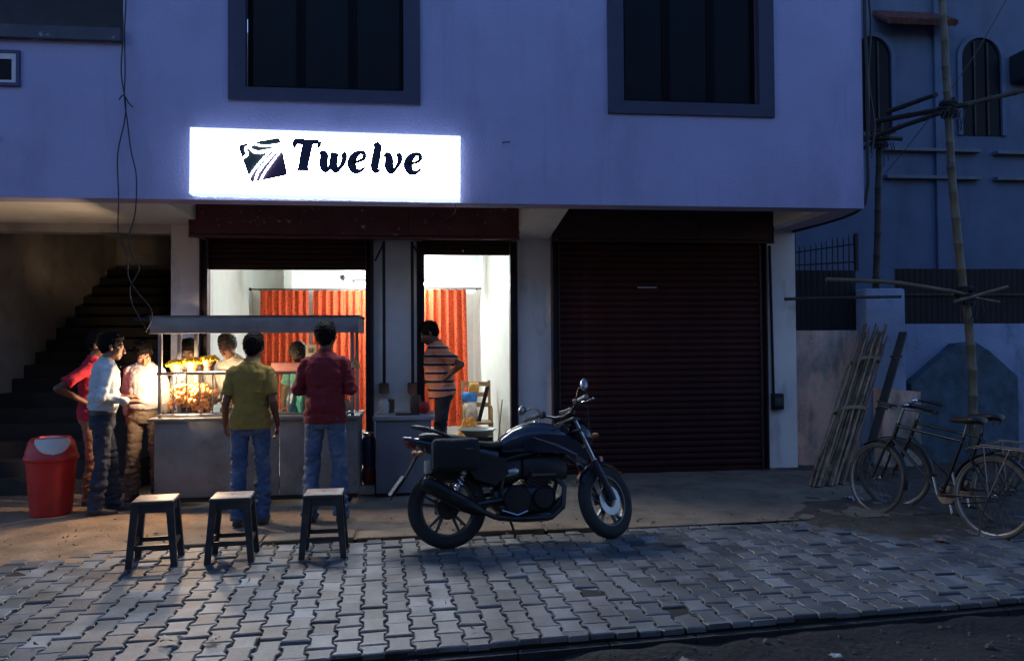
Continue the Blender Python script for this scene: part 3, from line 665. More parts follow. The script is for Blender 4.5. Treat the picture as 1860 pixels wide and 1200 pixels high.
cable('slack_wire', [(5.6, 9.1, 3.6), (6.2, 9.1, 4.3), (6.9, 9.15, 5.2), (7.6, 9.2, 6.3)], .006, ROPE, 'thin slack wire running up past the bamboo scaffold')
# bundle of bamboo leaning on the gate pillar
bb = thing('bamboo_bundle', 'tied bundle of bamboo poles leaning on the gate pillar', 'bamboo', (4.3, 8.1, 0))
random.seed(21); BUN = [wear(mat('stick_%d' % i, c, .75, var=.35, vs=5, bump=.3), (.05, .035, .025), 6, .5, .7) for i, c in enumerate(((.26, .155, .085), (.16, .095, .055), (.34, .22, .13)))]
for k in range(30):
    u_ = (k % 10)/9-.5; v_ = (k//10)*.04
    s0 = Vector((4.36+u_*.36+random.uniform(-.03, .03), 8.22+v_+u_*.1, .02)); e0 = Vector((5.74+u_*.32+random.uniform(-.04, .04), 9.56+v_*.8+u_*.05, 1.66+random.uniform(-.16, .16)))
    bamboo([s0, s0.lerp(e0, .5)+Vector((0, 0, random.uniform(-.02, .02))), e0], random.uniform(.011, .021), random.uniform(.007, .013), 'pole', BUN[k % 3], bb)
for t in (.45, .8):
    c = Vector((4.36, 8.26, .04)).lerp(Vector((5.74, 9.60, 1.66)), t); q = MB()
    wv = Vector((.40-.04*t, .1-.05*t, 0)); dv = Vector((1.38, 1.34, 1.62)).normalized(); nv = wv.cross(dv).normalized()
    for j in range(3):
        q.tube([c+dv*.02*j+wv*.56*math.cos(a*math.pi/8)+nv*.085*math.sin(a*math.pi/8) for a in range(17)], .008, 5)
    q.build('tie', mat('jute', (.30, .24, .16), .9), bb, True)
pk = thing('wooden_plank', 'single wooden plank leaning on the wall right of the bamboo bundle', 'plank', (5.2, 8.9, 0))
d0 = Vector((4.98, 8.62, .02)); d1 = Vector((6.16, 9.63, 1.70)); dv, uu, vv = basis(d1-d0)
MB().loft([[p+uu*.045*a+vv*.02*c for a, c in ((-1, -1), (1, -1), (1, 1), (-1, 1))] for p in (d0, d0.lerp(d1, .5)+Vector((0, 0, .015)), d1)]).build('board', BAMD, pk, True)
for f in (.45, .82): 
    p = d0.lerp(d1, f); MB().box(p-Vector((.06, .03, .012)), p+Vector((.06, .035, .012))).build('cleat', BAMD, pk, True)

# ------------------------------------------------------------------ food cart
CX0, CX1, CY0, CY1, CT = -2.57, -.635, 8.08, 8.74, .885
ct = thing('food_cart', 'grey steel street-food cart with flat canopy and barred glass case', 'food cart', (-1.6, 8.4, 0))
def K(name, a, b_, m, parent=ct, bev=0.): return bx(name, a, b_, m, parent, True, bev)
xm = -1.39
for i, (a, c) in enumerate(((CX0, xm-.004), (xm+.004, CX1))):
    K('front_panel', (a, CY0, .115), (c, CY0+.02, CT-.03), STEEL, bev=.004)
K('side_panel', (CX0, CY0+.021, .115), (CX0+.02, CY1, CT-.03), STEEL); K('side_panel', (CX1-.02, CY0+.021, .115), (CX1, CY1, CT-.03), STEEL)
K('counter_top', (CX0-.05, CY0-.05, CT-.03), (CX1+.03, CY1+.03, CT), STEEL, bev=.006)
K('base_rail', (CX0, CY0+.01, .07), (CX1, CY0+.05, .113), IRON); K('base_rail', (CX0, CY1-.05, .07), (CX1, CY1, .113), IRON)
for x in (CX0+.12, CX1-.12):
    for y in (CY0+.1, CY1-.1):
        wh = MB().lathe([(.0, -.02), (.055, -.02), (.065, -.012), (.065, .012), (.055, .02), (0, .02)], (x, y, .066), (0, 1, 0), 18, False).build('caster', RUBBER, ct, True, 40)
        MB().box((x-.012, y-.03, .06), (x+.012, y-.023, .13)).build('fork', IRON, wh, True)
for x, y in ((CX0+.05, CY0+.02), (CX1-.05, CY0+.02), (CX0+.05, CY1-.02), (CX1-.05, CY1-.02), (CX0+.22, CY1-.02)):
    K('post', (x-.017, y-.017, CT), (x+.017, y+.017, 1.735), STEELL if x < -2.4 and y < 8.3 else STEEL)
cn = bpy.data.objects.new('canopy', None); COL.objects.link(cn); cn.parent = ct; cn.location = (0, 0, 1.7)
K('fascia', (CX0-.02, CY0-.07, 1.705), (CX1+.02, CY0-.05, 1.865), STEEL, cn, .003)
K('fascia_side', (CX0-.02, CY0-.049, 1.71), (CX0, CY1+.08, 1.86), STEEL, cn); K('fascia_side', (CX1, CY0-.049, 1.71), (CX1+.02, CY1+.08, 1.86), STEEL, cn)
K('roof_sheet', (CX0-.035, CY0-.085, 1.866), (CX1+.035, CY1+.1, 1.878), mat('canopy_top', (.09, .09, .095), .5, .5), cn)
K('arm', (CX0-.16, CY0-.06, 1.83), (CX0-.021, CY0-.02, 1.86), IRON, cn)
# railing with bars
RZ = 1.315
rail = MB().tube([(CX0+.03, CY0-.02, RZ), (CX1-.03, CY0-.02, RZ)], .014, 8).build('top_rail', mat('rail_steel', (.35, .27, .2), .35, .8, var=.2), ct, True, 60)
MB().tube([(CX0+.03, CY0-.02, CT+.03), (CX1-.03, CY0-.02, CT+.03)], .010, 8).build('bottom_rail', STEELL, ct, True, 60)
for k in range(16):
    x = CX0+.065+k*.1215; MB().tube([(x, CY0-.02, CT+.03), (x, CY0-.02, RZ)], .006, 6).build('bar', STEELL, ct, True, 60)
GL_ = glassmat('case_glass', (.97, .98, .97), .06)
for a, c in ((CX0+.07, -2.06), (-2.05, xm-.01), (xm, CX1-.07)): K('glass_pane', (a, CY0+.018, CT+.004), (c, CY0+.022, RZ-.02), GL_)
for x in (-2.055, xm-.005): K('divider', (x-.003, CY0+.03, CT+.002), (x+.003, CY1-.05, RZ-.03), GL_)
K('shelf', (CX0+.06, CY0+.06, RZ+.0), (-2.02, CY1-.08, RZ+.012), glassmat('shelf_glass', (.93, .95, .93), .1))
K('back_rail', (CX0+.03, CY1-.03, RZ-.02), (CX1-.03, CY1-.01, RZ), STEELL)
MB().lathe([(.0, .10), (.012, .075), (.022, .055), (.055, .02), (.06, 0), (.0, 0.005)], (CX1-.02, CY0-.01, 1.36), (0, 0, 1), 16).build('bell_ornament', mat('brass', (.40, .22, .08), .35, .9), ct, True, 40)
# warm bulb hung in the case
lm = thing('light_bulb', 'bare warm light bulb glowing under the bowls in the cart case', 'light bulb', (-2.345, 8.165, 1.285))
MB().ell((0, 0, 0), (.027, .027, .034)).build('glass', emat('bulb_glow', (1, .62, .25), 60), lm, smooth=180)
MB().lathe([(.013, 0), (.013, .03), (.016, .035), (.016, .05)], (0, 0, .03), (0, 0, 1), 10).build('holder', IRON, lm, smooth=40)
pd = bpy.data.lights.new('bulb_light', 'POINT'); pd.energy = BULB_W; pd.color = (1, .68, .42); pd.shadow_soft_size = .045
po = bpy.data.objects.new('bulb_light', pd); COL.objects.link(po); po.parent = lm; po.location = (0, -.01, -.02)
# fried snack shells heaped in the case
random.seed(3)
SNK = mat('fried_shell', (.42, .15, .035), .55, var=.4, vs=18, bump=.2, col2=(.55, .26, .07))
b = MB()
for k in range(330):
    t = random.random(); x = random.uniform(CX0+.10, -2.09); y = random.uniform(CY0+.06, CY1-.12)
    top = .12+.16*(1-((x+2.3)/.3)**2)+.03*nz(x, y, 2, 9)
    z = CT+.03+top*random.random()**.45; r = random.uniform(.021, .029)
    b.ell((x, y, z), (r, r*random.uniform(.8, 1), r*random.uniform(.75, .95)), Euler((random.random()*3, random.random()*3, 0)).to_matrix(), 8, 6)
o = b.build('fried_snacks', SNK, smooth=180); tag(o, 'heap of round orange fried snack shells behind the cart bars', 'snacks', kind='stuff')
# three bowls of yellow puffs
YEL = mat('yellow_puff', (.90, .50, .012), .6, var=.25, vs=14)
BOWL = mat('bowl_brown', (.16, .075, .035), .45, var=.25)
for i, (x, z, lab) in enumerate(((-2.435, RZ+.012, 'brown bowl heaped with yellow flowers, leftmost of the three on the cart'), (-2.28, RZ+.035, 'brown bowl heaped with yellow flowers, middle of the three on the cart'), (-2.12, RZ+.055, 'brown bowl heaped with yellow flowers, rightmost and highest on the cart'))):
    y = 8.33; bw = thing('flower_bowl', lab, 'bowl', (x, y, RZ+.013), 0, 'bowls of yellow flowers')
    dz = z-RZ-.012
    if dz > .01: MB().lathe([(.05, 0), (.05, dz+.004)], (0, 0, 0), (0, 0, 1), 16).build('stand', BOWL, bw, smooth=40)
    MB().lathe([(.03, 0), (.045, .004), (.062, .03), (.076, .07), (.079, .075), (.072, .072), (.058, .035), (.0, .02)], (0, 0, dz), (0, 0, 1), 24).build('bowl', BOWL, bw, smooth=40)
    q = MB()
    for k in range(95):
        a = random.random()*6.28; rr = .094*math.sqrt(.3+.7*random.random()); s_ = random.uniform(.011, .019)
        q.ell((rr*math.cos(a), rr*math.sin(a), dz+.052+.075*(1-(rr/.10)**2)*random.uniform(.6, 1)+.008), (s_, s_, s_*.8), Euler((random.random()*3, random.random()*3, 0)).to_matrix(), 6, 5)
    q.build('yellow_heap', YEL, bw, smooth=60)
# things in the right half of the case
TEAL = mat('teal_plastic', (.02, .30, .25), .3, var=.5, vs=12, bump=.5, bs=14); CLR = glassmat('clear_plastic', (.8, .9, .86), .15)
def bag(loc, sx, sz, m, label, sd, name='plastic_bag'):
    bm = bmesh.new(); bmesh.ops.create_icosphere(bm, subdivisions=4, radius=1)
    for v in bm.verts:
        p = v.co.copy(); k = 1+.30*noise.noise(p*1.7+Vector((sd, 0, 0)))+.16*noise.noise(p*4.3+Vector((0, sd, 0)))+.07*noise.noise(p*9)
        t = (p.z+1)/2; w_ = 1-.55*max(0, t-.5)*1.6
        v.co = Vector((p.x*k*sx*w_, p.y*k*sx*.75*w_, max(0, (p.z*k+.88))*sz*.55))
    o = MB().bm(bm).build(name, m, smooth=50); o.location = loc; tag(o, label, 'bag'); return o
bag((-1.17, 8.36, CT+.003), .10, .42, TEAL, 'crumpled teal plastic bag standing in the cart, the taller one', 1.3)
bag((-1.00, 8.30, CT+.003), .085, .36, mat('green_plastic', (.05, .42, .26), .3, var=.4, vs=12, bump=.5, bs=14), 'crumpled green plastic bag in the cart beside the maroon shirt', 4.7)
bag((-1.30, 8.42, CT+.003), .07, .30, mat('blue_plastic', (.02, .12, .22), .35, var=.4, vs=10), 'small dark blue plastic bag in the cart beside the teal bag', 8.1)
bag((-.79, 8.34, CT+.003), .08, .16, mat('paper_brown', (.35, .24, .14), .8, var=.3), 'low brown paper parcel at the right end of the cart', 2.2, 'paper_parcel')
cd = thing('price_card', 'small white card on a thin stick standing in the cart', 'card', (-1.15, 8.55, CT))
MB().tube([(0, 0, 0), (0, 0, .60)], .005, 6).build('stick', STEELL, cd)
MB().box((-.05, -.006, .58), (.06, 0, .71), .003).build('card', mat('card_white', (.72, .68, .55), .7), cd)
MB().box((-.022, -.009, .62), (.032, -.0062, .67)).build('print', mat('card_print', (.25, .18, .12), .7, var=.6, vs=60), cd)
for x, lab in ((-1.88, 'steel bowl on the cart counter, the one nearer the snack heap'), (-1.62, 'steel bowl on the cart counter, the one nearer the teal bag')):
    o = MB().lathe([(.05, 0), (.085, .03), (.10, .08), (.105, .082), (.095, .075), (.0, .02)], (0, 0, 0), (0, 0, 1), 24).build('steel_bowl', STEELL, smooth=40); o.location = (x, 8.40, CT+.001)
    tag(o, lab, 'bowl', 'steel bowls on the cart')
o = MB().box((0, 0, 0), (.5, .2, .09), .012).build('pink_tray', mat('pink_tray', (.52, .22, .18), .5, var=.2), smooth=40); o.location = (-1.55, 8.52, RZ+.001); tag(o, 'low pink tray resting across the back of the cart', 'tray')

# ------------------------------------------------------------------ side counter and things on it
cn2 = thing('side_counter', 'plain dark grey counter box between cart and motorcycle', 'counter', (-.2, 8.65, 0))
CBM = mat('counter_sheet', (.17, .175, .20), .55, .1, var=.2, vs=3)
K('front_panel', (-.47, 8.37, .05), (.10, 8.39, .80), CBM, cn2, .004); K('side_panel', (-.47, 8.391, .05), (-.45, 8.93, .80), CBM, cn2); K('side_panel', (.08, 8.391, .05), (.10, 8.93, .80), CBM, cn2)
K('top', (-.50, 8.34, .801), (.14, 8.96, .85), mat('counter_top', (.30, .29, .30), .5, .1), cn2, .008); K('plinth', (-.46, 8.40, .015), (.09, 8.92, .049), IRON, cn2)
def pot(loc, prof, m, label, cat, name): 
    o = MB().lathe(prof, (0, 0, 0), (0, 0, 1), 22).build(name, m, smooth=40); o.location = loc; return tag(o, label, cat)
POTB = mat('pot_brown', (.11, .06, .035), .6, var=.35)
pot((-.40, 8.62, .851), [(.05, 0), (.06, .05), (.055, .12), (.04, .15), (.045, .16), (.0, .15)], mat('jar_white', (.5, .48, .42), .5), 'pale jar at the cart end of the grey counter', 'jar', 'jar')
pot((-.06, 8.70, .851), [(.05, 0), (.062, .03), (.062, .13), (.05, .17), (.05, .19), (.0, .19)], POTB, 'brown tin on the grey counter beside the red pot', 'tin', 'tin')
pot((.03, 8.60, .851), [(.03, 0), (.058, .03), (.064, .07), (.05, .115), (.03, .125), (.0, .125)], mat('red_plastic_pot', (.42, .012, .015), .35), 'round red plastic pot on the grey counter', 'pot', 'plastic_pot')
pot((-.36, 8.80, .851), [(.06, 0), (.07, .05), (.07, .14), (.0, .15)], POTB, 'brown canister at the back of the grey counter', 'tin', 'canister')
o = MB().box((0, 0, 0), (.25, .14, .012), .003).build('dark_tray', RUBBER); o.location = (-.27, 8.40, .851); tag(o, 'flat black tray on the grey counter', 'tray')
gc = thing('gas_stove', 'dark blue gas stove drum on a red base between cart and counter', 'stove', (-.555, 8.62, 0))
MB().box((-.10, -.12, .02), (.07, .12, .11), .008).build('block', mat('pale_block', (.42, .37, .30), .9, var=.2), gc)
MB().lathe([(.06, 0), (.07, .02), (.07, .16), (.06, .19), (.0, .19)], (0, 0, .11), (0, 0, 1), 20).build('red_base', mat('stove_red', (.22, .025, .02), .45), gc, smooth=40)
MB().lathe([(.065, 0), (.072, .02), (.072, .28), (.06, .31), (.0, .32)], (0, 0, .30), (0, 0, 1), 20).build('drum', mat('stove_blue', (.015, .035, .09), .4), gc, smooth=40)
MB().lathe([(.06, 0), (.066, .035), (.05, .04), (.0, .035)], (0, 0, .62), (0, 0, 1), 20).build('burner', STEELL, gc, smooth=40)
MB().tube([(.02, -.07, .66), (.06, -.08, .60), (.075, -.08, .45), (.075, -.08, .30)], .008, 6).build('hose', mat('hose_orange', (.30, .13, .04), .6), gc, smooth=60)
# basin on a dark drum
dr = pot((.62, 8.92, .02), [(.17, 0), (.18, .02), (.175, .25), (.18, .26), (.175, .28), (.175, .52), (.18, .535), (.0, .53)], IRON, 'dark drum under the white basin behind the motorcycle', 'drum', 'metal_drum')
pot((.62, 8.92, .557), [(.10, 0), (.13, .01), (.20, .075), (.215, .082), (.21, .088), (.19, .075), (.12, .02), (.0, .015)], mat('enamel', (.58, .52, .40), .4, var=.1), 'shallow cream basin behind the motorcycle seat', 'basin', 'basin')
# ------------------------------------------------------------------ inside the shop
tb = thing('tube_light', 'bright fluorescent tube hung from the ceiling inside the shop', 'tube light', (-.42, 11.45, 2.46))
MB().lathe([(.014, -.50), (.014, .50)], (0, 0, 0), (1, 0, 0), 12).build('tube', emat('tube_glow', (.86, 1, 1), TUBE_L), tb, smooth=60)
MB().box((-.56, -.02, .03), (.56, .02, .07), .005).build('batten', mat('batten_white', (.7, .7, .7), .5), tb)
for s_ in (-1, 1):
    MB().box((s_*.52-.02, -.02, -.02), (s_*.52+.02, .02, .029)).build('end_cap', mat('cap_white', (.7, .7, .7), .5), tb); MB().tube([(s_*.4, 0, .07), (s_*.4, 0, .64)], .006, 6).build('hanger', STEELL, tb)
CUR = mat('curtain_orange', (.55, .075, .015), .85, var=.2, vs=20)
nn_ = CUR.node_tree; vo = nn_.nodes.new('ShaderNodeTexVoronoi'); vo.inputs['Scale'].default_value = 26; tcn = nn_.nodes.new('ShaderNodeTexCoord'); mp = nn_.nodes.new('ShaderNodeMapping'); mp.inputs['Scale'].default_value = (1, .4, 1.3)
nn_.links.new(tcn.outputs['Object'], mp.inputs[0]); nn_.links.new(mp.outputs[0], vo.inputs['Vector']); rr_ = nn_.nodes.new('ShaderNodeValToRGB'); rr_.color_ramp.elements[0].position = .22; rr_.color_ramp.elements[1].position = .40
rr_.color_ramp.elements[0].color = (.26, .022, .01, 1); rr_.color_ramp.elements[1].color = (.62, .075, .018, 1); nn_.links.new(vo.outputs['Distance'], rr_.inputs[0]); nn_.links.new(rr_.outputs[0], nn_.nodes['Principled BSDF'].inputs['Base Color'])
def curtain(x0, x1, z0, z1, y, label, folds, flare=1.0):
    q = MB(); nx = folds*10; rings = []
    for j in range(9):
        t = j/8; z = z0+(z1-z0)*t; xc = (x0+x1)/2
        rings.append([(xc+((x0+(x1-x0)*i/nx)-xc)*(1+(flare-1)*(1-t)), y+.035*(1.15-.5*t)*math.sin(2*math.pi*folds*i/nx+.5*math.sin(i*.7))+.012*nz(i*.3, z, 1, 1), z) for i in range(nx+1)])
    q.loft(rings, cap=False, closed=False); m_ = len(q.v); q.v += [v+Vector((0, .003, 0)) for v in q.v]; q.f += [[i+m_ for i in f][::-1] for f in q.f[:]]
    o = q.build('curtain', CUR, smooth=180); return tag(o, label, 'curtain', 'orange curtains in the shop')
curtain(-2.33, -1.64, .35, 2.405, 11.98, 'patterned orange curtain at the left of the shop back wall', 7)
curtain(-1.58, -.70, .35, 2.405, 11.98, 'patterned orange curtain near the tube light, behind the maroon shirt', 8)
curtain(-.02, .66, .40, 2.405, 11.75, 'patterned orange curtain behind the man in the striped shirt', 6, 1.1)
for x0, x1, y, lab in ((-2.47, -.62, 11.98, 'dark curtain rod in the left shop opening'), (-.3, .93, 11.75, 'dark curtain rod in the right shop opening')):
    cr = thing('curtain_rod', lab, 'curtain rod', ((x0+x1)/2, y, 2.42)); hl = (x1-x0)/2
    MB().tube([(-hl, 0, 0), (hl, 0, 0)], .011, 8).build('rod', IRON, cr, smooth=60)
    for s_ in (-1, 1): MB().ell((s_*hl, 0, 0), (.024, .024, .024)).build('finial', IRON, cr, smooth=60); MB().tube([(s_*(hl-.1), 0, 0), (s_*(hl-.1), .30 if y > 11.9 else .5, 0)], .008, 6).build('bracket', IRON, cr)
for x in (-2.2, -1.35): 
    o = MB().ell((0, 0, 0), (.03, .03, .045)).build('wall_hook', IRON, smooth=60); o.location = (x+.18, 12.27, 2.62); tag(o, 'dark wall hook above the curtain rod, %s' % ('the one at the left' if x < -2 else 'the one nearer the tube light'), 'hook')
WOOD = mat('chair_wood', (.36, .22, .10), .5, var=.3, vs=6)
ch = thing('wooden_chair', 'light wooden chair inside the right shop opening', 'chair', (.74, 10.65, FLZ))
MB().box((-.2, -.2, .42), (.2, .2, .45), .01).build('seat', WOOD, ch)
for x in (-.18, .18):
    MB().box((x-.018, -.18, 0), (x+.018, -.145, .419)).build('leg', WOOD, ch); MB().loft([[(x-.018, .16+d, z), (x+.018, .16+d, z), (x+.018, .195+d, z), (x-.018, .195+d, z)] for z, d in ((0, 0), (.42, 0), (.98, .09))]).build('leg', WOOD, ch)
    MB().tube([(x, -.16, .42), (x, -.17, .62), (x, -.05, .65), (x, .17, .64)], .014, 8).build('armrest', WOOD, ch, smooth=60)
for z, d in ((.62, .05), (.76, .07), (.90, .095)): MB().box((-.162, .16+d, z), (.162, .18+d, z+.06)).build('back_slat', WOOD, ch)
def packet(x, y, z, col, label, h=.2, wd=.12):
    q = MB(); q.loft([[(-wd/2*k, -.03*d, zz), (wd/2*k, -.03*d, zz), (wd/2*k, .03*d, zz), (-wd/2*k, .03*d, zz)] for zz, k, d in ((0, .95, .3), (.02, 1, 1), (h*.5, 1.04, 1.2), (h-.02, 1, .9), (h, .96, .15))])
    o = q.build('snack_packet', mat('packet_%d' % int(col[2]*100+col[0]*1000), col, .3, var=.4, vs=14), smooth=50); o.location = (x, y, z); o.rotation_euler = (R(-12), 0, random.uniform(-.3, .3)); tag(o, label, 'packet', 'packets on the chair')
packet(.66, 10.62, FLZ+.452, (.60, .55, .50), 'white packet at the bottom of the pile on the wooden chair', .24, .16)
packet(.64, 10.70, FLZ+.70, (.05, .22, .60), 'blue packet in the pile on the wooden chair', .14, .2)
packet(.70, 10.72, FLZ+.82, (.62, .30, .05), 'orange packet topmost on the wooden chair', .14, .13)
o = MB().loft([[(-.02, -.02, 0), (.03, -.02, 0), (.03, .02, 0), (-.02, .02, 0)], [(.10, .0, .46), (.15, .0, .46), (.15, .04, .46), (.10, .04, .46)]]).build('picture_frame', IRON); o.location = (.75, 10.58, FLZ+.452); tag(o, 'dark narrow frame leaning on the wooden chair', 'frame')
bag((.60, 10.30, FLZ+.001), .17, .50, mat('sack_orange', (.62, .26, .05), .75, var=.3), 'orange cloth sack on the floor beside the wooden chair', 6.3, 'cloth_sack')
br = thing('broom', 'thin broom leaning on the white wall inside the right shop opening', 'broom', (.98, 10.35, FLZ))
MB().tube([(0, 0, .12), (.07, .05, .75)], .009, 6).build('handle', mat('broom_stick', (.25, .20, .15), .7), br, smooth=60)
q = MB()
for k in range(26): a = k*2.4; q.tube([(0, 0, .16), (-.02+.05*math.cos(a)*(k/26), .05*math.sin(a)*(k/26), .002)], .004, 4)
q.build('bristles', mat('broom_straw', (.40, .33, .22), .9), br)

# ------------------------------------------------------------------ dustbin
REDP = wear(mat('red_plastic', (.55, .022, .018), .42, var=.15, vs=5), (.26, .05, .035), 4, .56, .72, (1, 1, .5))
bn = thing('dustbin', 'red plastic swing-lid dustbin with white flap', 'dustbin', (-3.45, 7.95, .02), R(10))
MB().lathe([(.165, 0), (.175, .01), (.212, .50), (.218, .505), (.218, .53), (.20, .53), (.165, .03), (.0, .02)], (0, 0, 0), (0, 0, 1), 40).build('body', REDP, bn, smooth=35)
MB().lathe([(.225, .505), (.232, .512), (.232, .545), (.222, .555), (.215, .60), (.19, .68), (.165, .715), (.13, .72), (.12, .70), (.0, .70)], (0, 0, 0), (0, 0, 1), 40).build('lid', REDP, bn, smooth=50)
q = MB(); rings = []
for i in range(11):
    u_ = -1+2*i/10; 
    rings.append([(.165*u_*(1-.25*(j/8)), -.232+.022*0+(.235*(j/8)**.9), (.600+.128*math.sin(j/8*1.5)+.004)-.0*u_+(-.035*(1-j/8)*0)) for j in range(9)])
def lidr(z): 
    P_ = [(.555, .222), (.60, .215), (.68, .19), (.715, .165), (.725, .13)]
    for (a, ra), (c, rc) in zip(P_, P_[1:]):
        if z <= c: return ra+(rc-ra)*(z-a)/(c-a)
    return .13
rings = []
for i in range(13):
    t = i/12; z = .575+.14*t; hw = math.sqrt(max(0, t*1.0))*.95+.02
    rings.append([((lidr(z)+.004)*math.sin(a), -(lidr(z)+.004)*math.cos(a), z) for a in [(-1+2*j/12)*hw+.30 for j in range(13)]])
rings.append([(x*.1, y*.1+.01, .728) for x, y, z in rings[-1]])
q.loft(rings, cap=False, closed=False); m_ = len(q.v); q.v += [v*.985 for v in q.v]; q.f += [[i+m_ for i in f][::-1] for f in q.f[:]]
q.build('flap', mat('white_plastic', (.62, .58, .52), .4), bn, smooth=60)
# ------------------------------------------------------------------ stools
BLK = wear(mat('stool_plastic', (.022, .022, .026), .45, var=.2, vs=9, bump=.05), (.05, .048, .045), 6, .5, .7)
STT = wear(mat('stool_top', (.20, .15, .125), .5, var=.2, vs=5), (.36, .30, .27), 5, .5, .65)
def stool(x, y, rz, label, STT=STT):
    s = thing('plastic_stool', label, 'stool', (x, y, .004), rz, 'plastic stools on the paving'); h = .455; a = .145
    MB().box((-a, -a, h-.022), (a, a, h+.004), .010).build('top_plate', BLK, s, smooth=40)
    st_ = MB().box((-a+.006, -a+.006, h+.002), (a-.006, a-.006, h+.009), .004).build('seat', STT, s, smooth=40)
    MB().lathe([(.012, 0), (.014, .002), (.006, .0025), (.0, .001)], (0, 0, h+.009), (0, 0, 1), 14).build('drain_hole', BLK, st_)
    b_ = MB(); d = a-.012; t = .012
    for p, q_ in (((-d, -d), (d, -d+t)), ((-d, d-t), (d, d)), ((-d, -d+t), (-d+t, d-t)), ((d-t, -d+t), (d, d-t))): b_.box((*p, h-.075), (*q_, h-.021))
    b_.build('apron', BLK, s)
    for sx in (-1, 1):
        for sy in (-1, 1):
            rings = []
            for z, o_, wd in ((0, .172, .024), (.02, .170, .024), (h-.06, .138, .028), (h-.021, .133, .03)):
                cx, cy = sx*(o_-.02), sy*(o_-.02)
                rings.append([(cx-wd*.9, cy-wd*.9, z), (cx+wd*.9, cy-wd*.9, z), (cx+wd*.9, cy+wd*.9, z), (cx-wd*.9, cy+wd*.9, z)])
            MB().loft(rings).build('leg', BLK, s)
    for z, o_ in ((.135, .140), (.150, .140)):
        if z == .135:
            for sy in (-1, 1): MB().box((-o_, sy*.140-.012, z-.016), (o_, sy*.140+.012, z+.016)).build('stretcher', BLK, s)
        else:
            for sx in (-1, 1): MB().box((sx*.140-.012, -o_+.012, z-.016), (sx*.140+.012, o_-.012, z+.016)).build('stretcher', BLK, s)
    return s
stool(-1.935, 6.13, R(7), 'black plastic stool with brown worn seat, nearest the dustbin', wear(mat('stool_top_brown', (.22, .12, .075), .5, var=.2, vs=5), (.36, .25, .18), 5, .5, .65))
stool(-1.40, 6.17, R(4), 'black plastic stool with grey seat in front of the olive-shirt man')
stool(-.735, 6.20, R(2), 'black plastic stool with grey seat in front of the maroon-shirt man')

# ------------------------------------------------------------------ people
def remeshed(mb, vox, smooth_it=4, fac=.5):
    me = mb.mesh('tmp'); o = bpy.data.objects.new('tmp', me); COL.objects.link(o)
    m = o.modifiers.new('r', 'REMESH'); m.mode = 'VOXEL'; m.voxel_size = vox
    if smooth_it:
        s = o.modifiers.new('s', 'SMOOTH'); s.factor = fac; s.iterations = smooth_it
    dg = bpy.context.evaluated_depsgraph_get(); out = bpy.data.meshes.new_from_object(o.evaluated_get(dg))
    bpy.data.objects.remove(o); bpy.data.meshes.remove(me)
    return out
def crease(me, amp, f, seed=0., gate=None):
    vs_ = me.vertices; nr = [v.normal.copy() for v in vs_]; s = Vector((seed, seed*1.7, -seed))
    for v, n_ in zip(vs_, nr):
        p = v.co; q = Vector((p.x*f[0], p.y*f[1], p.z*f[2]))+s
        d = abs(noise.noise(q))*1.4-.25+.5*noise.noise(q*2.3)
        a = amp*(gate(p) if gate else 1)
        v.co = p+n_*d*a
def finish(me, name, m, parent):
    for p in me.polygons: p.use_smooth = True
    me.materials.clear(); me.materials.append(m); o = bpy.data.objects.new(name, me); COL.objects.link(o); o.parent = parent; return o
def ring(c, hw, hd, n=18, p=2.3):
    c = Vector(c); out = []
    for k in range(n):
        a = 2*math.pi*k/n; ca_, sa_ = math.cos(a), math.sin(a)
        out.append(c+Vector((hw*math.copysign(abs(ca_)**(2/p), ca_), hd*math.copysign(abs(sa_)**(2/p), sa_), 0)))
    return out
def add_hand(b, wr, d, up_, side, s, curl=.5, k=1.):
    """palm and five fingers; d = direction of the fingers, up_ = back-of-hand normal, side = thumb side (unit vectors)"""
    d = Vector(d).normalized(); up_ = Vector(up_); up_ = (up_-d*up_.dot(d)).normalized(); sd_ = d.cross(up_)*side
    wr = Vector(wr); kn = wr+d*.088*s
    q = [[wr+d*t*s+sd_*a*s+up_*c*s for a, c in ((-w_, -h_), (w_, -h_), (w_*1.02, h_), (-w_*1.02, h_))] for t, w_, h_ in ((-.005, .024, .017), (.03, .034, .015), (.07, .041, .013), (.092, .041, .011))]
    b.loft(q)
    for i, (off, ln) in enumerate(((.033, .070), (.011, .080), (-.011, .074), (-.033, .058))):
        p0 = kn+sd_*off*s-d*.006*s; dd = (d+sd_*off*2.2).normalized(); rr = (.0088, .0090, .0086, .0078)[i]*s
        c1, c2, c3 = curl*.5, curl*1.25, curl*1.8
        p1 = p0+(dd*math.cos(c1)-up_*math.sin(c1))*ln*.45*s; p2 = p1+(dd*math.cos(c2)-up_*math.sin(c2))*ln*.32*s; p3 = p2+(dd*math.cos(c3)-up_*math.sin(c3))*ln*.23*s
        b.cap(p0, p1, rr, rr*.95, 8); b.cap(p1, p2, rr*.95, rr*.9, 8); b.cap(p2, p3, rr*.9, rr*.8, 8)
    t0 = wr+d*.022*s+sd_*.026*s; t1 = t0+(d*.6+sd_*.75-up_*.25).normalized()*.042*s; t2 = t1+(d*.9+sd_*.35-up_*.3).normalized()*.032*s
    b.cap(t0, t1, .0115*s, .0105*s, 8); b.cap(t1, t2, .0105*s, .0085*s, 8)
SKIN = wear(mat('skin', (.23, .112, .066), .5, var=.08, vs=10), (.28, .14, .085), 6, .5, .7)
SKIND = wear(mat('dark_skin', (.13, .06, .035), .5, var=.08, vs=10), (.16, .075, .045), 6, .5, .7)
HAIR = mat('black_hair', (.004, .0035, .004), .75, spec=.12, var=.3, vs=40, bump=.6, bs=120)
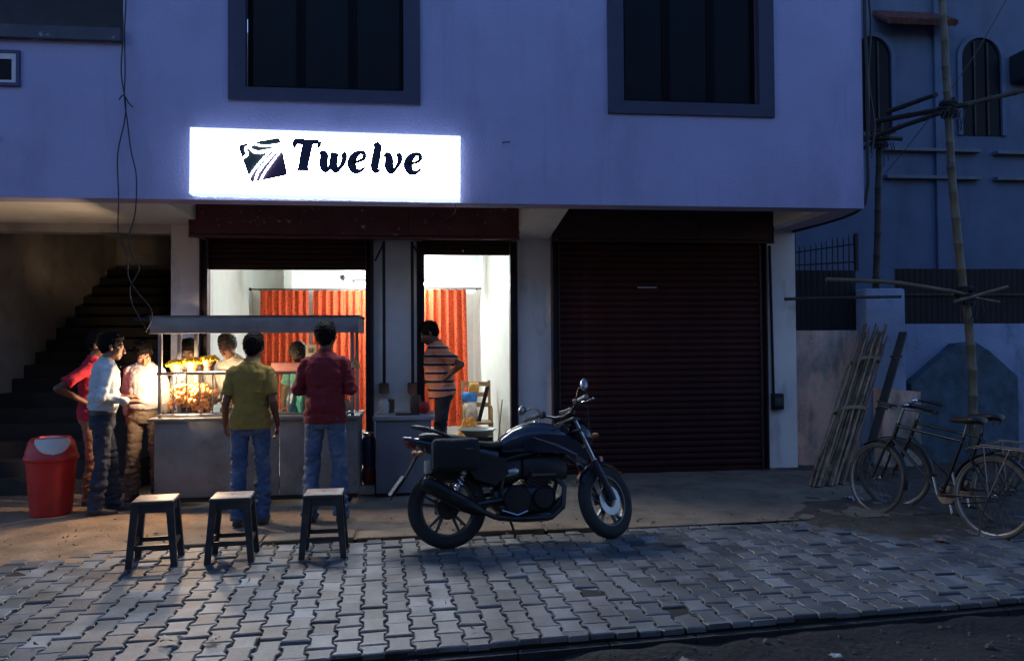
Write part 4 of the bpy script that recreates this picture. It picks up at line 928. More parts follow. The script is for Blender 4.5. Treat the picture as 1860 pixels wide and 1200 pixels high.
HGREY = mat('grey_hair', (.13, .12, .115), .5, var=.4, vs=40, bump=.6, bs=120)
HMIX = mat('dark_grey_hair', (.045, .04, .038), .5, var=.4, vs=40, bump=.6, bs=120)
SHOE = mat('shoe', (.03, .026, .024), .5, var=.3)
EYEW = mat('eye_white', (.55, .5, .46), .3); EYED = mat('eye_dark', (.008, .006, .005), .2)
def jeans(name, c, c2): return wear(mat(name, c, .85, var=.18, vs=7, bump=.25, bs=70), c2, 4.5, .48, .74)
def person(label, loc, rz, H, arms, head=(0, 0, 0), lean=0., shirt=None, long=False, tuck=False, pants=None, hair=HAIR, skin=SKIN, step=(.0, .0), spread=.10, belt=True, sub='shirt', hair_long=.0, hips=0., curl=.6, build=.93, turn=0., deep=1.):
    s = H/1.70; P = thing('person', label, 'person', loc, rz)
    LM = Matrix.Translation((0, hips, .93*s)) @ Matrix.Rotation(-lean, 4, 'X') @ Matrix.Rotation(turn, 4, 'Z') @ Matrix.Translation((0, 0, -.93*s))
    V = lambda x, y, z: Vector((x*s, y*s, z*s))
    U = lambda x, y, z: LM @ V(x, y, z)
    hipc = Vector((0, hips, 0))
    # --- limbs
    sh = {1: U(.165*build, -.005, 1.385), -1: U(-.165*build, -.005, 1.385)}
    el_ = {k: U(*arms[k][0]) for k in (1, -1)}; wr = {k: U(*arms[k][1]) for k in (1, -1)}
    hip = {k: V(k*.088, 0, .90)+hipc for k in (1, -1)}
    ank = {k: V(k*spread, step[0 if k > 0 else 1], .085) for k in (1, -1)}
    kne = {k: hip[k].lerp(ank[k], .52)+V(k*.008, .028, 0) for k in (1, -1)}
    # --- head frame
    HM = Matrix.Translation(U(0, .012, 1.475)) @ (LM.to_3x3() @ Euler((-head[1], head[2], head[0]), 'XYZ').to_matrix()).to_4x4() @ Matrix.Scale(s*1.07, 4) @ Matrix.Translation((0, .012, .110))
    h = lambda x, y, z: HM @ Vector((x, y, z))
    hr = HM.to_3x3().normalized()
    # --- body: one continuous surface
    b = MB()
    b.loft([[LM @ p for p in ring(V(0, y, z), w_*s, d_*s*deep)] for z, w_, d_, y in ((.84, .12, .08, 0), (.93, .134, .088, 0), (1.03, .130*build, .092, 0), (1.15, .135*build, .095, 0), (1.28, .150*build, .10, 0), (1.36, .140*build, .088, -.005), (1.41, .09, .06, -.01), (1.46, .058, .056, -.008))])
    b.cap(U(0, -.008, 1.42), h(0, -.012, -.06), .058*s, .052*s)
    for k in (1, -1):
        b.cap(sh[k]-Vector((k*.01*s, 0, .016*s)), el_[k], .040*s, .036*s); b.cap(el_[k], wr[k], .038*s, .025*s)
        b.cap(hip[k], kne[k], .064*s, .050*s); b.cap(kne[k], ank[k], .054*s, .036*s)
        a = arms[k]; dr = (LM.to_3x3() @ Vector(a[2])) if len(a) > 2 else (wr[k]-el_[k]); up_ = (LM.to_3x3() @ Vector(a[3])) if len(a) > 3 else Vector((k, 0, .2))
        th = a[4] if len(a) > 4 else k
        add_hand(b, wr[k], dr, up_, th, s*.97, curl)
        b.loft([[ank[k]+V(x*.9, y, z-.085) for x, z in ((-w_, 0.012), (w_, .012), (w_*.8, hh), (-w_*.8, hh))] for y, w_, hh in ((-.055, .028, .06), (0, .032, .085), (.08, .038, .06), (.14, .036, .04), (.165, .02, .03))])
    b.ell(h(0, -.014, .026), [v*s*1.07 for v in (.0735, .094, .086)], hr); b.ell(h(0, .024, -.036), [v*s*1.07 for v in (.060, .066, .076)], hr)
    b.ell(h(0, .056, -.090), [v*s*1.07 for v in (.030, .030, .022)], hr); b.ell(h(0, .01, -.07), [v*s*1.07 for v in (.055, .06, .045)], hr)
    b.cap(h(0, .084, .008), h(0, .108, -.034), .009*s, .0135*s, 8); b.ell(h(.012, .098, -.037), [.009*s]*3); b.ell(h(-.012, .098, -.037), [.009*s]*3)
    b.cap(h(-.038, .074, .024), h(.038, .074, .024), .013*s, .013*s, 8); b.ell(h(0, .084, -.062), [v*s*1.07 for v in (.023, .012, .007)], hr); b.ell(h(0, .082, -.073), [v*s*1.07 for v in (.020, .012, .008)], hr)
    for k in (1, -1):
        b.ell(h(k*.074, -.008, -.008), [v*s*1.07 for v in (.010, .020, .031)], hr @ Euler((.2, 0, k*.4)).to_matrix()); b.ell(h(k*.04, .052, -.03), [v*s*1.07 for v in (.022, .024, .022)], hr)
    me = remeshed(b, .0052, 3)
    finish(me, 'body', skin, P)
    # --- face details
    fo = MB()
    for k in (1, -1): fo.ell(h(k*.031, .0805, .004), [v*s*1.07 for v in (.0125, .008, .0075)], hr, 10, 7)
    ey = fo.build('eyes', EYEW, P, smooth=180); fo = MB()
    for k in (1, -1): fo.ell(h(k*.030, .0865, .004), [v*s*1.07 for v in (.006, .0035, .006)], hr, 10, 7)
    fo.build('irises', EYED, ey, smooth=180); fo = MB()
    for k in (1, -1): fo.tube([h(k*.014, .0885, .022), h(k*.032, .087, .029), h(k*.048, .074, .024)], [.003*s, .0045*s, .0025*s], 6)
    fo.build('eyebrows', hair, P, smooth=60)
    # --- hair
    b = MB(); b.ell(h(0, -.024, .037), [v*s*1.07 for v in (.087, .101, .093)], hr); b.ell(h(0, -.052, -.005-hair_long*.5), [v*s*1.07 for v in (.069, .062, .070+hair_long)], hr)
    b.ell(h(0, .030, .092), [v*s*1.07 for v in (.056, .048, .028)], hr); b.ell(h(.015, -.01, .112), [v*s*1.07 for v in (.05, .06, .022)], hr)
    for k in (1, -1): b.ell(h(k*.070, .012, .018), [v*s*1.07 for v in (.012, .022, .036)], hr)
    me = remeshed(b, .006, 2); crease(me, .010*s, (38, 38, 30), H*10)
    ho = finish(me, 'hair', hair, P)
    tf = MB(); rnd = random.Random(int(H*1000)+int(loc[0]*100)); vsn = [(v.co.copy(), v.normal.copy()) for v in me.vertices]
    for _ in range(420):
        p, n_ = rnd.choice(vsn)
        back = (hr @ Vector((rnd.uniform(-.5, .5), rnd.uniform(-.6, .4), rnd.uniform(-.9, .2))))
        t = (n_*.55+back*.7).normalized(); u_ = t.cross(n_); u_ = u_.normalized()*.0022 if u_.length > 1e-6 else Vector((.002, 0, 0)); q = p-n_*.003
        e_ = q+t*rnd.uniform(.012, .024)*s; kk = len(tf.v)
        tf.v += [q+u_, q-u_, e_, q+n_*.003]; tf.f += [(kk, kk+1, kk+2), (kk+1, kk+3, kk+2), (kk+3, kk, kk+2)]
    tf.build('hair_tufts', hair, ho)['kind'] = 'stuff'
    # --- shirt
    b = MB(); g = .019; zt = .955 if tuck else .845; dl = .028 if tuck else .024
    rows = [(zt, .150+(.0 if tuck else .034), .108+(.0 if tuck else .022), 0), (zt+.05, .158+(.012 if tuck else .027), .115+(.012 if tuck else .016), 0), (1.06, .146*build+dl, .104+dl, 0), (1.17, .142*build+dl, .104+dl*.9, 0), (1.28, .158*build+g, .112+g, 0), (1.36, .158*build+.012, .100+g, -.005), (1.405, .142*build+.012, .082+.014, -.008), (1.438, .098, .078, -.010), (1.462, .066, .066, -.008)]
    b.loft([[LM @ p for p in ring(V(0, y+(deep-1)*.12*(1 if z < 1.2 else .4), z), w_*s, d_*s*deep)] for z, w_, d_, y in rows])
    for k in (1, -1):
        b.ell(sh[k]+Vector((-k*.012*s, 0, -.012*s)), [.056*s, .060*s, .050*s])
        if long:
            b.frus(sh[k]-Vector((0,0,.008*s)), el_[k], .055*s, .050*s); b.ell(el_[k], [.050*s]*3); e_ = el_[k].lerp(wr[k], .90); b.frus(el_[k], e_, .050*s, .038*s)
        else:
            e_ = sh[k].lerp(el_[k], .78); b.frus(sh[k]-Vector((0,0,.008*s)), e_, .057*s, .062*s)
    me = remeshed(b, .0085, 3); 
    crease(me, (.030 if long else .022)*s, (6.0, 6.0, 9.5), H*7+loc[0], lambda p: (.25 if p.z < (zt+.05)*s else .8) if p.z < 1.2*s else .35); crease(me, .006*s, (16, 16, 20), H*3)
    so_ = finish(me, sub, shirt, P)
    cb_ = MB(); cb_.lathe([(.062*s, 0), (.066*s, .018*s), (.060*s, .042*s), (.055*s, .042*s), (.057*s, .0)], U(0, -.010, 1.440), LM.to_3x3() @ Vector((0, .14, 1)), 22, False)
    cb_.build('collar', shirt, so_, smooth=60)
    if sub == 'polo_shirt' or long and tuck:
        pl = MB()
        for z in (1.40, 1.32, 1.24, 1.16): pl.ell(U(0, .126, z)+Vector((0, .0, 0)), [.006*s]*3, None, 8, 5)
        pl.build('buttons', EYEW, so_)
    # --- trousers
    b = MB(); b.loft([[p+hipc*(1 if z < .95 else 1) for p in ring(V(0, 0, z), w_*s, d_*s)] for z, w_, d_ in ((.80, .146, .100), (.86, .160, .114), (.92, .160, .114), (1.0, .152, .108))])
    for k in (1, -1):
        b.ell(hip[k]+V(0, -.032, -.03), [.076*s, .080*s, .10*s]); top = hip[k]+V(0, 0, -.03); kk = kne[k]
        b.frus(top, kk, .086*s, .068*s); b.ell(kk, [.068*s]*3); e_ = ank[k]+V(0, -.005, -.045); b.frus(kk, e_, .068*s, .069*s)
    me = remeshed(b, .0085, 3)
    crease(me, .020*s, (7, 7, 13), H*5, lambda p: .45 if p.z > .62*s else (.9 if p.z > .30*s else 1.5)); crease(me, .005*s, (18, 18, 24), H)
    po_ = finish(me, 'trousers', pants, P)
    if belt:
        MB().loft([[p+hipc for p in ring(V(0, 0, z), w_*s, d_*s, 24)] for z, w_, d_ in ((.945, .168, .122), (.985, .163, .119))]).build('belt', SHOE, po_, smooth=60)
    # --- shoes
    for k in (1, -1):
        a_ = ank[k]+V(0, 0, -.085); b = MB()
        secs = ((-.075, .030, .05), (-.06, .036, .075), (0, .040, .085), (.06, .045, .066), (.12, .048, .052), (.165, .042, .044), (.195, .02, .03))
        b.loft([[a_+V(x*w_, y, z*hh) for x, z in ((-1, 0), (1, 0), (1, .45), (.8, .8), (.4, 1), (-.4, 1), (-.8, .8), (-1, .45))] for y, w_, hh in secs])
        b.build('shoe', SHOE, P, smooth=60)
    return P
def shirtmat(name, c, c2=None, vs=9): return mat(name, c, .85, var=.08, vs=vs, bump=.15, bs=140, col2=c2)
# striped polo
STR = mat('striped_cloth', (.6, .2, .1), .85); n = STR.node_tree; L = n.links
tcn = n.nodes.new('ShaderNodeTexCoord'); sx_ = n.nodes.new('ShaderNodeSeparateXYZ'); L.new(tcn.outputs['Object'], sx_.inputs[0])
mt = n.nodes.new('ShaderNodeMath'); mt.operation = 'MULTIPLY'; mt.inputs[1].default_value = 1/.098; L.new(sx_.outputs['Z'], mt.inputs[0])
f_ = n.nodes.new('ShaderNodeMath'); f_.operation = 'FRACT'; L.new(mt.outputs[0], f_.inputs[0])
rp = n.nodes.new('ShaderNodeValToRGB'); rp.color_ramp.interpolation = 'CONSTANT'; e = rp.color_ramp.elements
e[0].position = 0; e[0].color = (.70, .25, .14, 1); e[1].position = .46; e[1].color = (.015, .014, .035, 1)
for p_, c_ in ((.74, (.62, .42, .34, 1)), (.86, (.70, .25, .14, 1))):
    q = e.new(p_); q.color = c_
L.new(f_.outputs[0], rp.inputs[0]); L.new(rp.outputs[0], n.nodes['Principled BSDF'].inputs['Base Color'])
JB = jeans('blue_jeans', (.045, .078, .155), (.14, .195, .29)); JL = jeans('faded_jeans', (.065, .10, .175), (.18, .23, .31)); JD = jeans('dark_jeans', (.018, .024, .042), (.05, .06, .085)); KH = jeans('khaki', (.14, .105, .072), (.20, .155, .11)); BR = jeans('brown_trousers', (.16, .095, .055), (.22, .14, .085)); JK = jeans('black_jeans', (.014, .018, .025), (.05, .06, .075))
down = lambda k, out=.0: ((k*(.21+out), -.045, 1.10), (k*(.225+out), .03, .86), (0, .15, -1), (k, 0, 0), k)
Z0 = .02
person('man in red shirt with hand on hip standing behind the blue-shirted man', (-3.27, 8.42, Z0), R(-78), 1.69,
       {1: ((.30, -.26, 1.16), (.19, -.02, 1.02), (-.3, .5, -.6), (.6, -.6, .3), -1), -1: down(-1)}, (R(-10), R(8), 0), R(2), shirtmat('red_cloth', (.36, .012, .030)), False, False, BR, skin=SKIND)
person('man in pale blue long-sleeved shirt and dark jeans gesturing beside the dustbin', (-2.98, 7.90, Z0), R(-68), 1.675,
       {1: ((.245, -.06, 1.12), (.16, .20, 1.07), (-.1, 1, .12), (.3, -.1, 1), -1), -1: ((-.235, -.02, 1.11), (-.16, .20, 1.10), (.1, 1, .05), (-.3, 0, 1), 1)}, (R(-12), R(8), 0), R(4), shirtmat('pale_blue_cloth', (.42, .48, .52), (.50, .55, .58)), True, True, JD, step=(-.06, .10), spread=.09, turn=R(8), curl=.35)
person('man in white shirt and khaki trousers with bowed head left of the cart', (-2.84, 8.66, Z0), R(186), 1.64,
       {1: ((.20, -.06, 1.11), (.195, -.06, .86), (0, .1, -1), (1, 0, 0), 1), -1: ((-.20, -.06, 1.11), (-.195, -.06, .86), (0, .1, -1), (-1, 0, 0), -1)}, (R(14), R(38), R(6)), R(6), shirtmat('white_cloth', (.40, .375, .36), (.46, .43, .41)), True, True, KH, step=(.05, -.02), spread=.12)
person('man in olive-yellow polo and blue jeans with his back turned at the cart', (-1.50, 7.28, Z0), R(2), 1.655,
       {1: ((.205, -.06, 1.09), (.225, .10, .88), (-.1, .5, -.8), (1, -.1, .2), 1), -1: ((-.205, -.06, 1.09), (-.24, .10, .90), (.0, .6, -.75), (-1, -.1, .2), -1)}, (R(-6), R(14), R(4)), R(3), shirtmat('olive_cloth', (.27, .165, .028), (.31, .20, .036)), False, False, JB, skin=SKIND, step=(.02, -.06), spread=.10, hair_long=.012, sub='polo_shirt')
person('man in maroon long-sleeved shirt with arms folded, back turned at the cart', (-.855, 7.30, Z0), R(-3), 1.745,
       {1: ((.232, -.02, 1.13), (.04, .20, 1.16), (-1, .1, .15), (0, 1, .2), 1), -1: ((-.236, -.01, 1.13), (-.04, .22, 1.12), (1, .1, .15), (0, 1, .2), -1)}, (R(-5), R(2), 0), R(0), shirtmat('maroon_cloth', (.17, .008, .013)), True, False, JL, skin=SKIND, step=(.0, .0), spread=.135, belt=False, build=.97)
person('man in striped polo with hand on hip, in profile at the right shop opening', (.24, 9.40, FLZ), R(84), 1.74,
       {-1: ((-.27, -.26, 1.17), (-.165, -.02, 1.03), (.25, .7, -.5), (-.7, -.5, .2), 1), 1: ((.24, .06, 1.10), (.20, .26, 1.02), (0, .9, -.3), (1, 0, .3), 1)}, (R(6), R(20), 0), R(9), STR, False, False, JK, skin=SKIND, hips=-.02, sub='polo_shirt', build=1.12, deep=1.22)
person('grey-haired vendor looking down behind the cart', (-2.02, 9.02, Z0), R(150), 1.69,
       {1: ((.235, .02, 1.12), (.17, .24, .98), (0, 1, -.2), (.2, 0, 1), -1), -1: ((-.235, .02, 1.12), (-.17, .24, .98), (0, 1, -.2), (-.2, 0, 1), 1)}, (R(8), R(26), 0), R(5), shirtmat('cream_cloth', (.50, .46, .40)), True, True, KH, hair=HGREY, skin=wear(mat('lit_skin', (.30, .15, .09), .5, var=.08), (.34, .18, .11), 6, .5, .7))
person('dark-haired man half hidden behind the yellow flower bowls', (-2.47, 9.05, Z0), R(176), 1.64,
       {1: ((.235, .02, 1.12), (.17, .20, .96), (0, 1, -.2), (.2, 0, 1), -1), -1: ((-.235, .02, 1.12), (-.17, .20, .96), (0, 1, -.2), (-.2, 0, 1), 1)}, (0, R(28), 0), R(3), shirtmat('grey_cloth', (.32, .30, .28)), True, True, KH, skin=SKIND)
person('stooping man with greying hair behind the cart beside the maroon shirt', (-1.25, 9.05, Z0), R(160), 1.66,
       {1: ((.235, .05, 1.12), (.17, .24, .96), (0, 1, -.2), (.2, 0, 1), -1), -1: ((-.235, .05, 1.12), (-.17, .24, .96), (0, 1, -.2), (-.2, 0, 1), 1)}, (R(10), R(48), 0), R(12), shirtmat('sea_green_cloth', (.10, .30, .28)), False, False, KH, hair=HMIX, skin=SKIND)

# ------------------------------------------------------------------ motorcycle
BPAINT = mat('bike_paint', (.010, .016, .035), .22, .2, var=.1, coat=.6)
BPLAST = mat('bike_plastic', (.012, .012, .014), .5, var=.15)
BMET = mat('bike_metal', (.05, .05, .055), .38, .8, var=.2); ALLOY = mat('alloy', (.13, .13, .135), .4, .8, var=.1)
SEATM = mat('seat_vinyl', (.012, .012, .013), .45, var=.1, bump=.1, bs=120)
mc = thing('motorcycle', 'dark blue-black commuter motorcycle parked on the paving', 'motorcycle', (.20, 6.22, .006), R(8.0), None, R(-7))
PIV = Vector((1.03, 0, .90)); AXS = Vector((-.423, 0, .906))
STEER = Matrix.Translation(PIV) @ Matrix.Rotation(R(30), 4, AXS) @ Matrix.Translation(-PIV)
def wheel(par, cx, rad, tw, name, M=None, spk=5, disc=0.):
    e = bpy.data.objects.new(name, None); COL.objects.link(e); e.parent = par
    e.matrix_local = (M or Matrix()) @ Matrix.Translation((cx, 0, rad))
    w2 = tw/2
    MB().lathe([(rad-.095, -w2*.75), (rad-.06, -w2), (rad-.022, -w2*.86), (rad-.004, -w2*.42), (rad, 0), (rad-.004, w2*.42), (rad-.022, w2*.86), (rad-.06, w2), (rad-.095, w2*.75), (rad-.10, 0), (rad-.095, -w2*.75)], (0, 0, 0), (0, 1, 0), 48, False).build('tyre', RUBBER, e, smooth=50)
    MB().lathe([(rad-.09, -w2*.72), (rad-.105, -w2*.7), (rad-.115, -w2*.3), (rad-.115, w2*.3), (rad-.105, w2*.7), (rad-.09, w2*.72), (rad-.09, -w2*.72)], (0, 0, 0), (0, 1, 0), 48, False).build('rim', ALLOY, e, smooth=50)
    for k in range(spk):
        a = 2*math.pi*k/spk+.3; q = MB()
        for da in (-.16, .16):
            p0 = Vector((.035*math.cos(a), 0, .035*math.sin(a))); p1 = Vector((math.cos(a+da)*(rad-.112), 0, math.sin(a+da)*(rad-.112))); t = (p1-p0).normalized(); n_ = Vector((-t.z, 0, t.x))
            q.loft([[p+n_*u_*wd+Vector((0, v_*.014, 0)) for u_, v_ in ((-1, -1), (1, -1), (1, 1), (-1, 1))] for p, wd in ((p0, .014), (p1, .009))])
        q.build('spoke', ALLOY, e)
    MB().lathe([(.0, -.06), (.02, -.06), (.045, -.04), (.05, 0), (.045, .04), (.02, .06), (.0, .06)], (0, 0, 0), (0, 1, 0), 20, False).build('hub', BMET, e, smooth=40)
    if disc: MB().lathe([(.06, -.052), (disc, -.052), (disc, -.048), (.06, -.048), (.06, -.052)], (0, 0, 0), (0, 1, 0), 36, False).build('brake_disc', STEELL, e, smooth=40)
    else: MB().lathe([(.0, -.055), (.085, -.055), (.092, -.02), (.092, .02), (0, .02)], (0, 0, 0), (0, 1, 0), 28, False).build('drum', BMET, e, smooth=40)
    return e
wheel(mc, 0, .31, .11, 'rear_wheel'); wheel(mc, 1.31, .30, .09, 'front_wheel', STEER, disc=.12)
def mp_(name, mb, m, parent=mc, smooth=45, M=None):
    if M: mb.v = [M @ v for v in mb.v]
    return mb.build(name, m, parent, smooth=smooth)
# frame and engine
b = MB()
for s_ in (-1, 1):
    b.tube([(1.0, .02*s_, .86), (.80, .10*s_, .74), (.50, .12*s_, .68), (.30, .11*s_, .62), (-.18, .09*s_, .76)], .016, 8); b.tube([(.45, .11*s_, .66), (.40, .10*s_, .40), (.46, .09*s_, .28)], .016, 8)
b.tube([(1.0, 0, .80), (.92, 0, .55), (.84, 0, .30)], .018, 8); b.lathe([(.028, -.09), (.028, .09)], (1.0, 0, .85), AXS, 12)
mp_('frame', b, BMET)
b = MB(); b.loft([srect(x, zc, hw, hh, 14, 4) for x, zc, hw, hh in ((.36, .36, .07, .08), (.42, .35, .12, .12), (.60, .34, .13, .125), (.78, .35, .12, .11), (.86, .36, .07, .07))])
mp_('crankcase', b, BMET)
for x, z, r in ((.53, .35, .115), (.74, .36, .085)): mp_('engine_cover', MB().lathe([(r, 0), (r, .015), (r*.88, .032), (.0, .036)], (x, -.125, z), (0, -1, 0), 26), BMET)
b = MB(); dcy = Vector((.36, 0, .93)).normalized(); c0 = Vector((.70, 0, .42))
for k in range(8):
    c = c0+dcy*.028*k; b.loft([[c+dcy*t+Vector((.10*u_*.93, .10*v_, -.10*u_*.36)) for u_, v_ in ((-1, -1), (1, -1), (1, 1), (-1, 1))] for t in (0, .014)])
b.loft([[c0+dcy*t+Vector((.08*u_*.93, .085*v_, -.08*u_*.36)) for u_, v_ in ((-1, -1), (1, -1), (1, 1), (-1, 1))] for t in (0, .27)])
mp_('cylinder_fins', b, BMET)
mp_('sump_guard', MB().loft([srect(x, z, hw, hh, 12, 3) for x, z, hw, hh in ((.40, .22, .08, .03), (.60, .205, .11, .035), (.80, .22, .10, .05), (.92, .33, .05, .05))]), BPLAST)
mp_('silver_cover', MB().loft([srect(x, z, .012, hh, 10, 2.4, -.118) for x, z, hh in ((.56, .215, .012), (.66, .21, .022), (.80, .225, .016))]), ALLOY)
mp_('carburettor', MB().lathe([(.03, -.05), (.045, -.03), (.045, .06), (.03, .08)], (.48, -.07, .56), (.9, 0, .2), 14), STEELL)
mp_('air_box', MB().loft([srect(x, z, hw, hh, 14, 3) for x, z, hw, hh in ((.24, .58, .06, .09), (.32, .57, .10, .12), (.50, .58, .105, .12), (.60, .60, .07, .09))]), BPLAST)
mp_('engine_cowl', MB().loft([srect(x, z, hw, hh, 14, 3) for x, z, hw, hh in ((.60, .60, .09, .10), (.76, .60, .112, .11), (.90, .58, .10, .11), (.97, .56, .06, .07))]), BPLAST)
mp_('cooling_fin', MB().box((.66, -.118, .53), (.86, -.113, .55)), ALLOY)
# swingarm, shocks, chain
b = MB()
for s_ in (-1, 1): b.tube([(.46, .10*s_, .36), (.2, .105*s_, .33), (-.03, .105*s_, .31)], .024, 8)
mp_('swingarm', b, BMET)
for s_ in (-1, 1):
    q = MB(); p0, p1 = Vector((.02, .12*s_, .36)), Vector((.16, .12*s_, .68)); q.tube([p0, p1], .013, 8)
    N = 80; dv, uu, vv = basis(p1-p0); q.tube([p0.lerp(p1, .22+.65*i/N)+(uu*math.cos(i*.62)+vv*math.sin(i*.62))*.026 for i in range(N+1)], .0055, 5); mp_('shock_absorber', q, CHROME)
mp_('chain_case', MB().loft([srect(x, z, .018, hh, 10, 3, .12) for x, z, hh in ((-.08, .31, .06), (.1, .33, .065), (.42, .35, .06))]), BPLAST)
# exhaust
mp_('exhaust_pipe', MB().tube([(.86, -.06, .52), (.93, -.10, .44), (.90, -.13, .28), (.80, -.145, .21), (.50, -.16, .21), (.34, -.17, .235), (.22, -.175, .29)], .021, 10), BMET)
mp_('muffler', MB().tube([(.26, -.175, .265), (.20, -.18, .295), (.12, -.185, .335), (-.14, -.20, .485), (-.21, -.205, .525), (-.225, -.205, .533)], [.024, .045, .058, .062, .055, .035], 16), mat('muffler_black', (.013, .013, .014), .4, .4))
mp_('heat_shield', MB().loft([srect(x, z, .006, .03, 8, 3, -.248) for x, z in ((-.02, .43), (.12, .35))]), BMET)
mp_('footrest', MB().tube([(.38, -.12, .30), (.39, -.25, .31)], .014, 8), RUBBER); mp_('pillion_footrest', MB().tube([(.20, -.12, .40), (.18, -.24, .42)], .012, 8), RUBBER)
mp_('brake_pedal', MB().tube([(.40, -.15, .28), (.52, -.17, .24), (.60, -.18, .27)], .008, 6), CHROME)
# bodywork
mp_('fuel_tank', MB().loft([srect(x, (zb+zt)/2, hw, (zt-zb)/2, 24, 2.5) for x, zb, zt, hw in ((.40, .70, .80, .05), (.44, .68, .845, .085), (.52, .67, .905, .118), (.62, .67, .945, .138), (.74, .68, .958, .146), (.86, .69, .940, .138), (.95, .71, .90, .11), (1.01, .74, .86, .06))]), BPAINT)
mp_('tank_cap', MB().lathe([(.035, 0), (.035, .008), (.028, .014), (0, .014)], (.74, 0, .952), (0, 0, 1), 20), CHROME)
for s_ in (-1, 1):
    poly = [(.58, .80), (.74, .86), (.95, .84), (1.06, .76), (1.13, .655), (1.10, .60), (1.02, .625), (.92, .70), (.72, .715), (.60, .735)]
    q = MB(); q.prism([(x, s_*(.135+.02*math.sin((x-.58)*5)), z) for x, z in poly], (0, s_*.014, 0)); o = mp_('tank_shroud', q, BPAINT)
    mp_('decal_stripe', MB().prism([(x, s_*.170, z) for x, z in ((.66, .838), (.86, .775), (1.03, .69), (1.02, .682), (.85, .763), (.67, .826))], (0, s_*.003, 0)), mat('decal_silver', (.22, .24, .28), .3, .5), o)
    mp_('shroud_tip', MB().prism([(x, s_*.154, z) for x, z in ((.93, .70), (1.02, .635), (1.095, .61), (1.11, .63), (1.05, .67), (.96, .715))], (0, s_*.010, 0)), ALLOY, o)
mp_('seat', MB().loft([srect(x, (zb+zt)/2, hw, (zt-zb)/2, 20, 3) for x, zb, zt, hw in ((-.22, .835, .880, .07), (-.17, .825, .895, .105), (-.02, .81, .885, .125), (.12, .79, .865, .132), (.22, .765, .822, .135), (.34, .745, .808, .120), (.43, .75, .815, .085), (.47, .765, .815, .06))]), SEATM, smooth=60)
mp_('tail_cowl', MB().loft([srect(x, (zb+zt)/2, hw, (zt-zb)/2, 18, 3) for x, zb, zt, hw in ((-.34, .845, .868, .035), (-.28, .80, .865, .075), (-.16, .75, .845, .10), (.05, .70, .82, .115), (.28, .62, .79, .115), (.40, .60, .75, .09))]), BPAINT)
mp_('tail_light', MB().loft([srect(x, (zb+zt)/2, hw, (zt-zb)/2, 12, 3) for x, zb, zt, hw in ((-.335, .835, .848, .03), (-.30, .775, .84, .06), (-.25, .76, .82, .065))]), mat('tail_red', (.14, .008, .012), .2))
mp_('grab_rail', MB().tube([(.06, -.14, .83), (-.06, -.145, .88), (-.18, -.13, .925), (-.25, -.07, .94), (-.265, 0, .942), (-.25, .07, .94), (-.18, .13, .925), (-.06, .145, .88), (.06, .14, .83)], .013, 8), BMET, smooth=60)
for s_ in (-1, 1): mp_('side_panel', MB().prism([(x, s_*.112, z) for x, z in ((.06, .72), (.30, .70), (.44, .68), (.47, .56), (.36, .47), (.20, .53))], (0, s_*.018, 0)), BPLAST)
# saddle bag
sb = mp_('saddle_bag', MB().box((-.150, -.275, .595), (.22, -.145, .845), .045), mat('bag_cloth', (.006, .006, .008), .75, var=.2, bump=.2, bs=60))
mp_('piping', MB().tube([(-.149, -.262, .62), (-.150, -.262, .81), (-.12, -.262, .842), (.18, -.262, .845)], .004, 6), mat('piping_grey', (.10, .11, .13), .5), sb); mp_('badge', MB().box((.10, -.279, .755), (.16, -.274, .766)), ALLOY, sb)
# rear mudguard, number plate, indicators
mp_('rear_mudguard', MB().loft([[(x+dx, y, z) for dx, y in ((0, -hw), (.012, -hw), (.012, hw), (0, hw))] for x, z, hw in ((-.17, .80, .06), (-.25, .70, .065), (-.33, .56, .06), (-.39, .47, .05), (-.455, .39, .045))]), BPLAST)
mp_('number_plate', MB().loft([[(x, -.10, z), (x+.004, -.10, z), (x+.004, .10, z), (x, .10, z)] for x, z in ((-.345, .565), (-.45, .425))]), mat('plate_white', (.16, .16, .165), .5))
for s_ in (-1, 1):
    q = mp_('indicator', MB().tube([(-.22, s_*.06, .73), (-.225, s_*.13, .735)], .008, 6), BPLAST); mp_('lens', MB().ell((-.23, s_*.155, .735), (.028, .034, .022)), mat('amber', (.40, .16, .04), .25), q)
mp_('tool_box', MB().box((-.19, -.12, .58), (-.14, -.06, .68), .01), mat('cream_sticker', (.55, .5, .40), .5))
mp_('side_stand', MB().tube([(.50, .10, .24), (.56, .16, .12), (.60, .225, .008)], .011, 8), BMET); mp_('stand_foot', MB().box((.58, .20, -.012), (.64, .26, -.002)), BMET)
# front end (turned with the bars)
def fp(name, mb, m, smooth=45, parent=mc): return mp_(name, mb, m, parent, smooth, STEER)
for s_ in (-1, 1):
    q = fp('fork_leg', MB().tube([(1.31, s_*.085, .29), (1.30, s_*.085, .33), (1.16, s_*.085, .62)], [.03, .032, .028], 12), mat('fork_slider', (.055, .06, .085), .35, .7)); fp('stanchion', MB().tube([(1.165, s_*.085, .61), (1.005, s_*.085, .955)], .0175, 12), CHROME, parent=q)
    fp('fork_reflector', MB().box((1.185, s_*.128-.004, .60), (1.215, s_*.128+.004, .64)), mat('reflector', (.45, .20, .12), .25))
for t in (.86, .95): fp('triple_clamp', MB().box((1.03-(t-.9)*.467-.04, -.115, t-.012), (1.03-(t-.9)*.467+.04, .115, t+.012), .006), BMET)
q = MB(); rings = []
for k in range(13):
    a = R(42)+k/12*R(110); rr = .325
    rings.append([(1.31+(rr+dz)*math.cos(a), y, .30+(rr+dz)*math.sin(a)) for y, dz in ((-.058, -.025), (-.03, 0), (.03, 0), (.058, -.025), (.056, -.029), (.03, -.005), (-.03, -.005), (-.056, -.029))])
q.loft(rings); fp('front_mudguard', q, BPAINT)
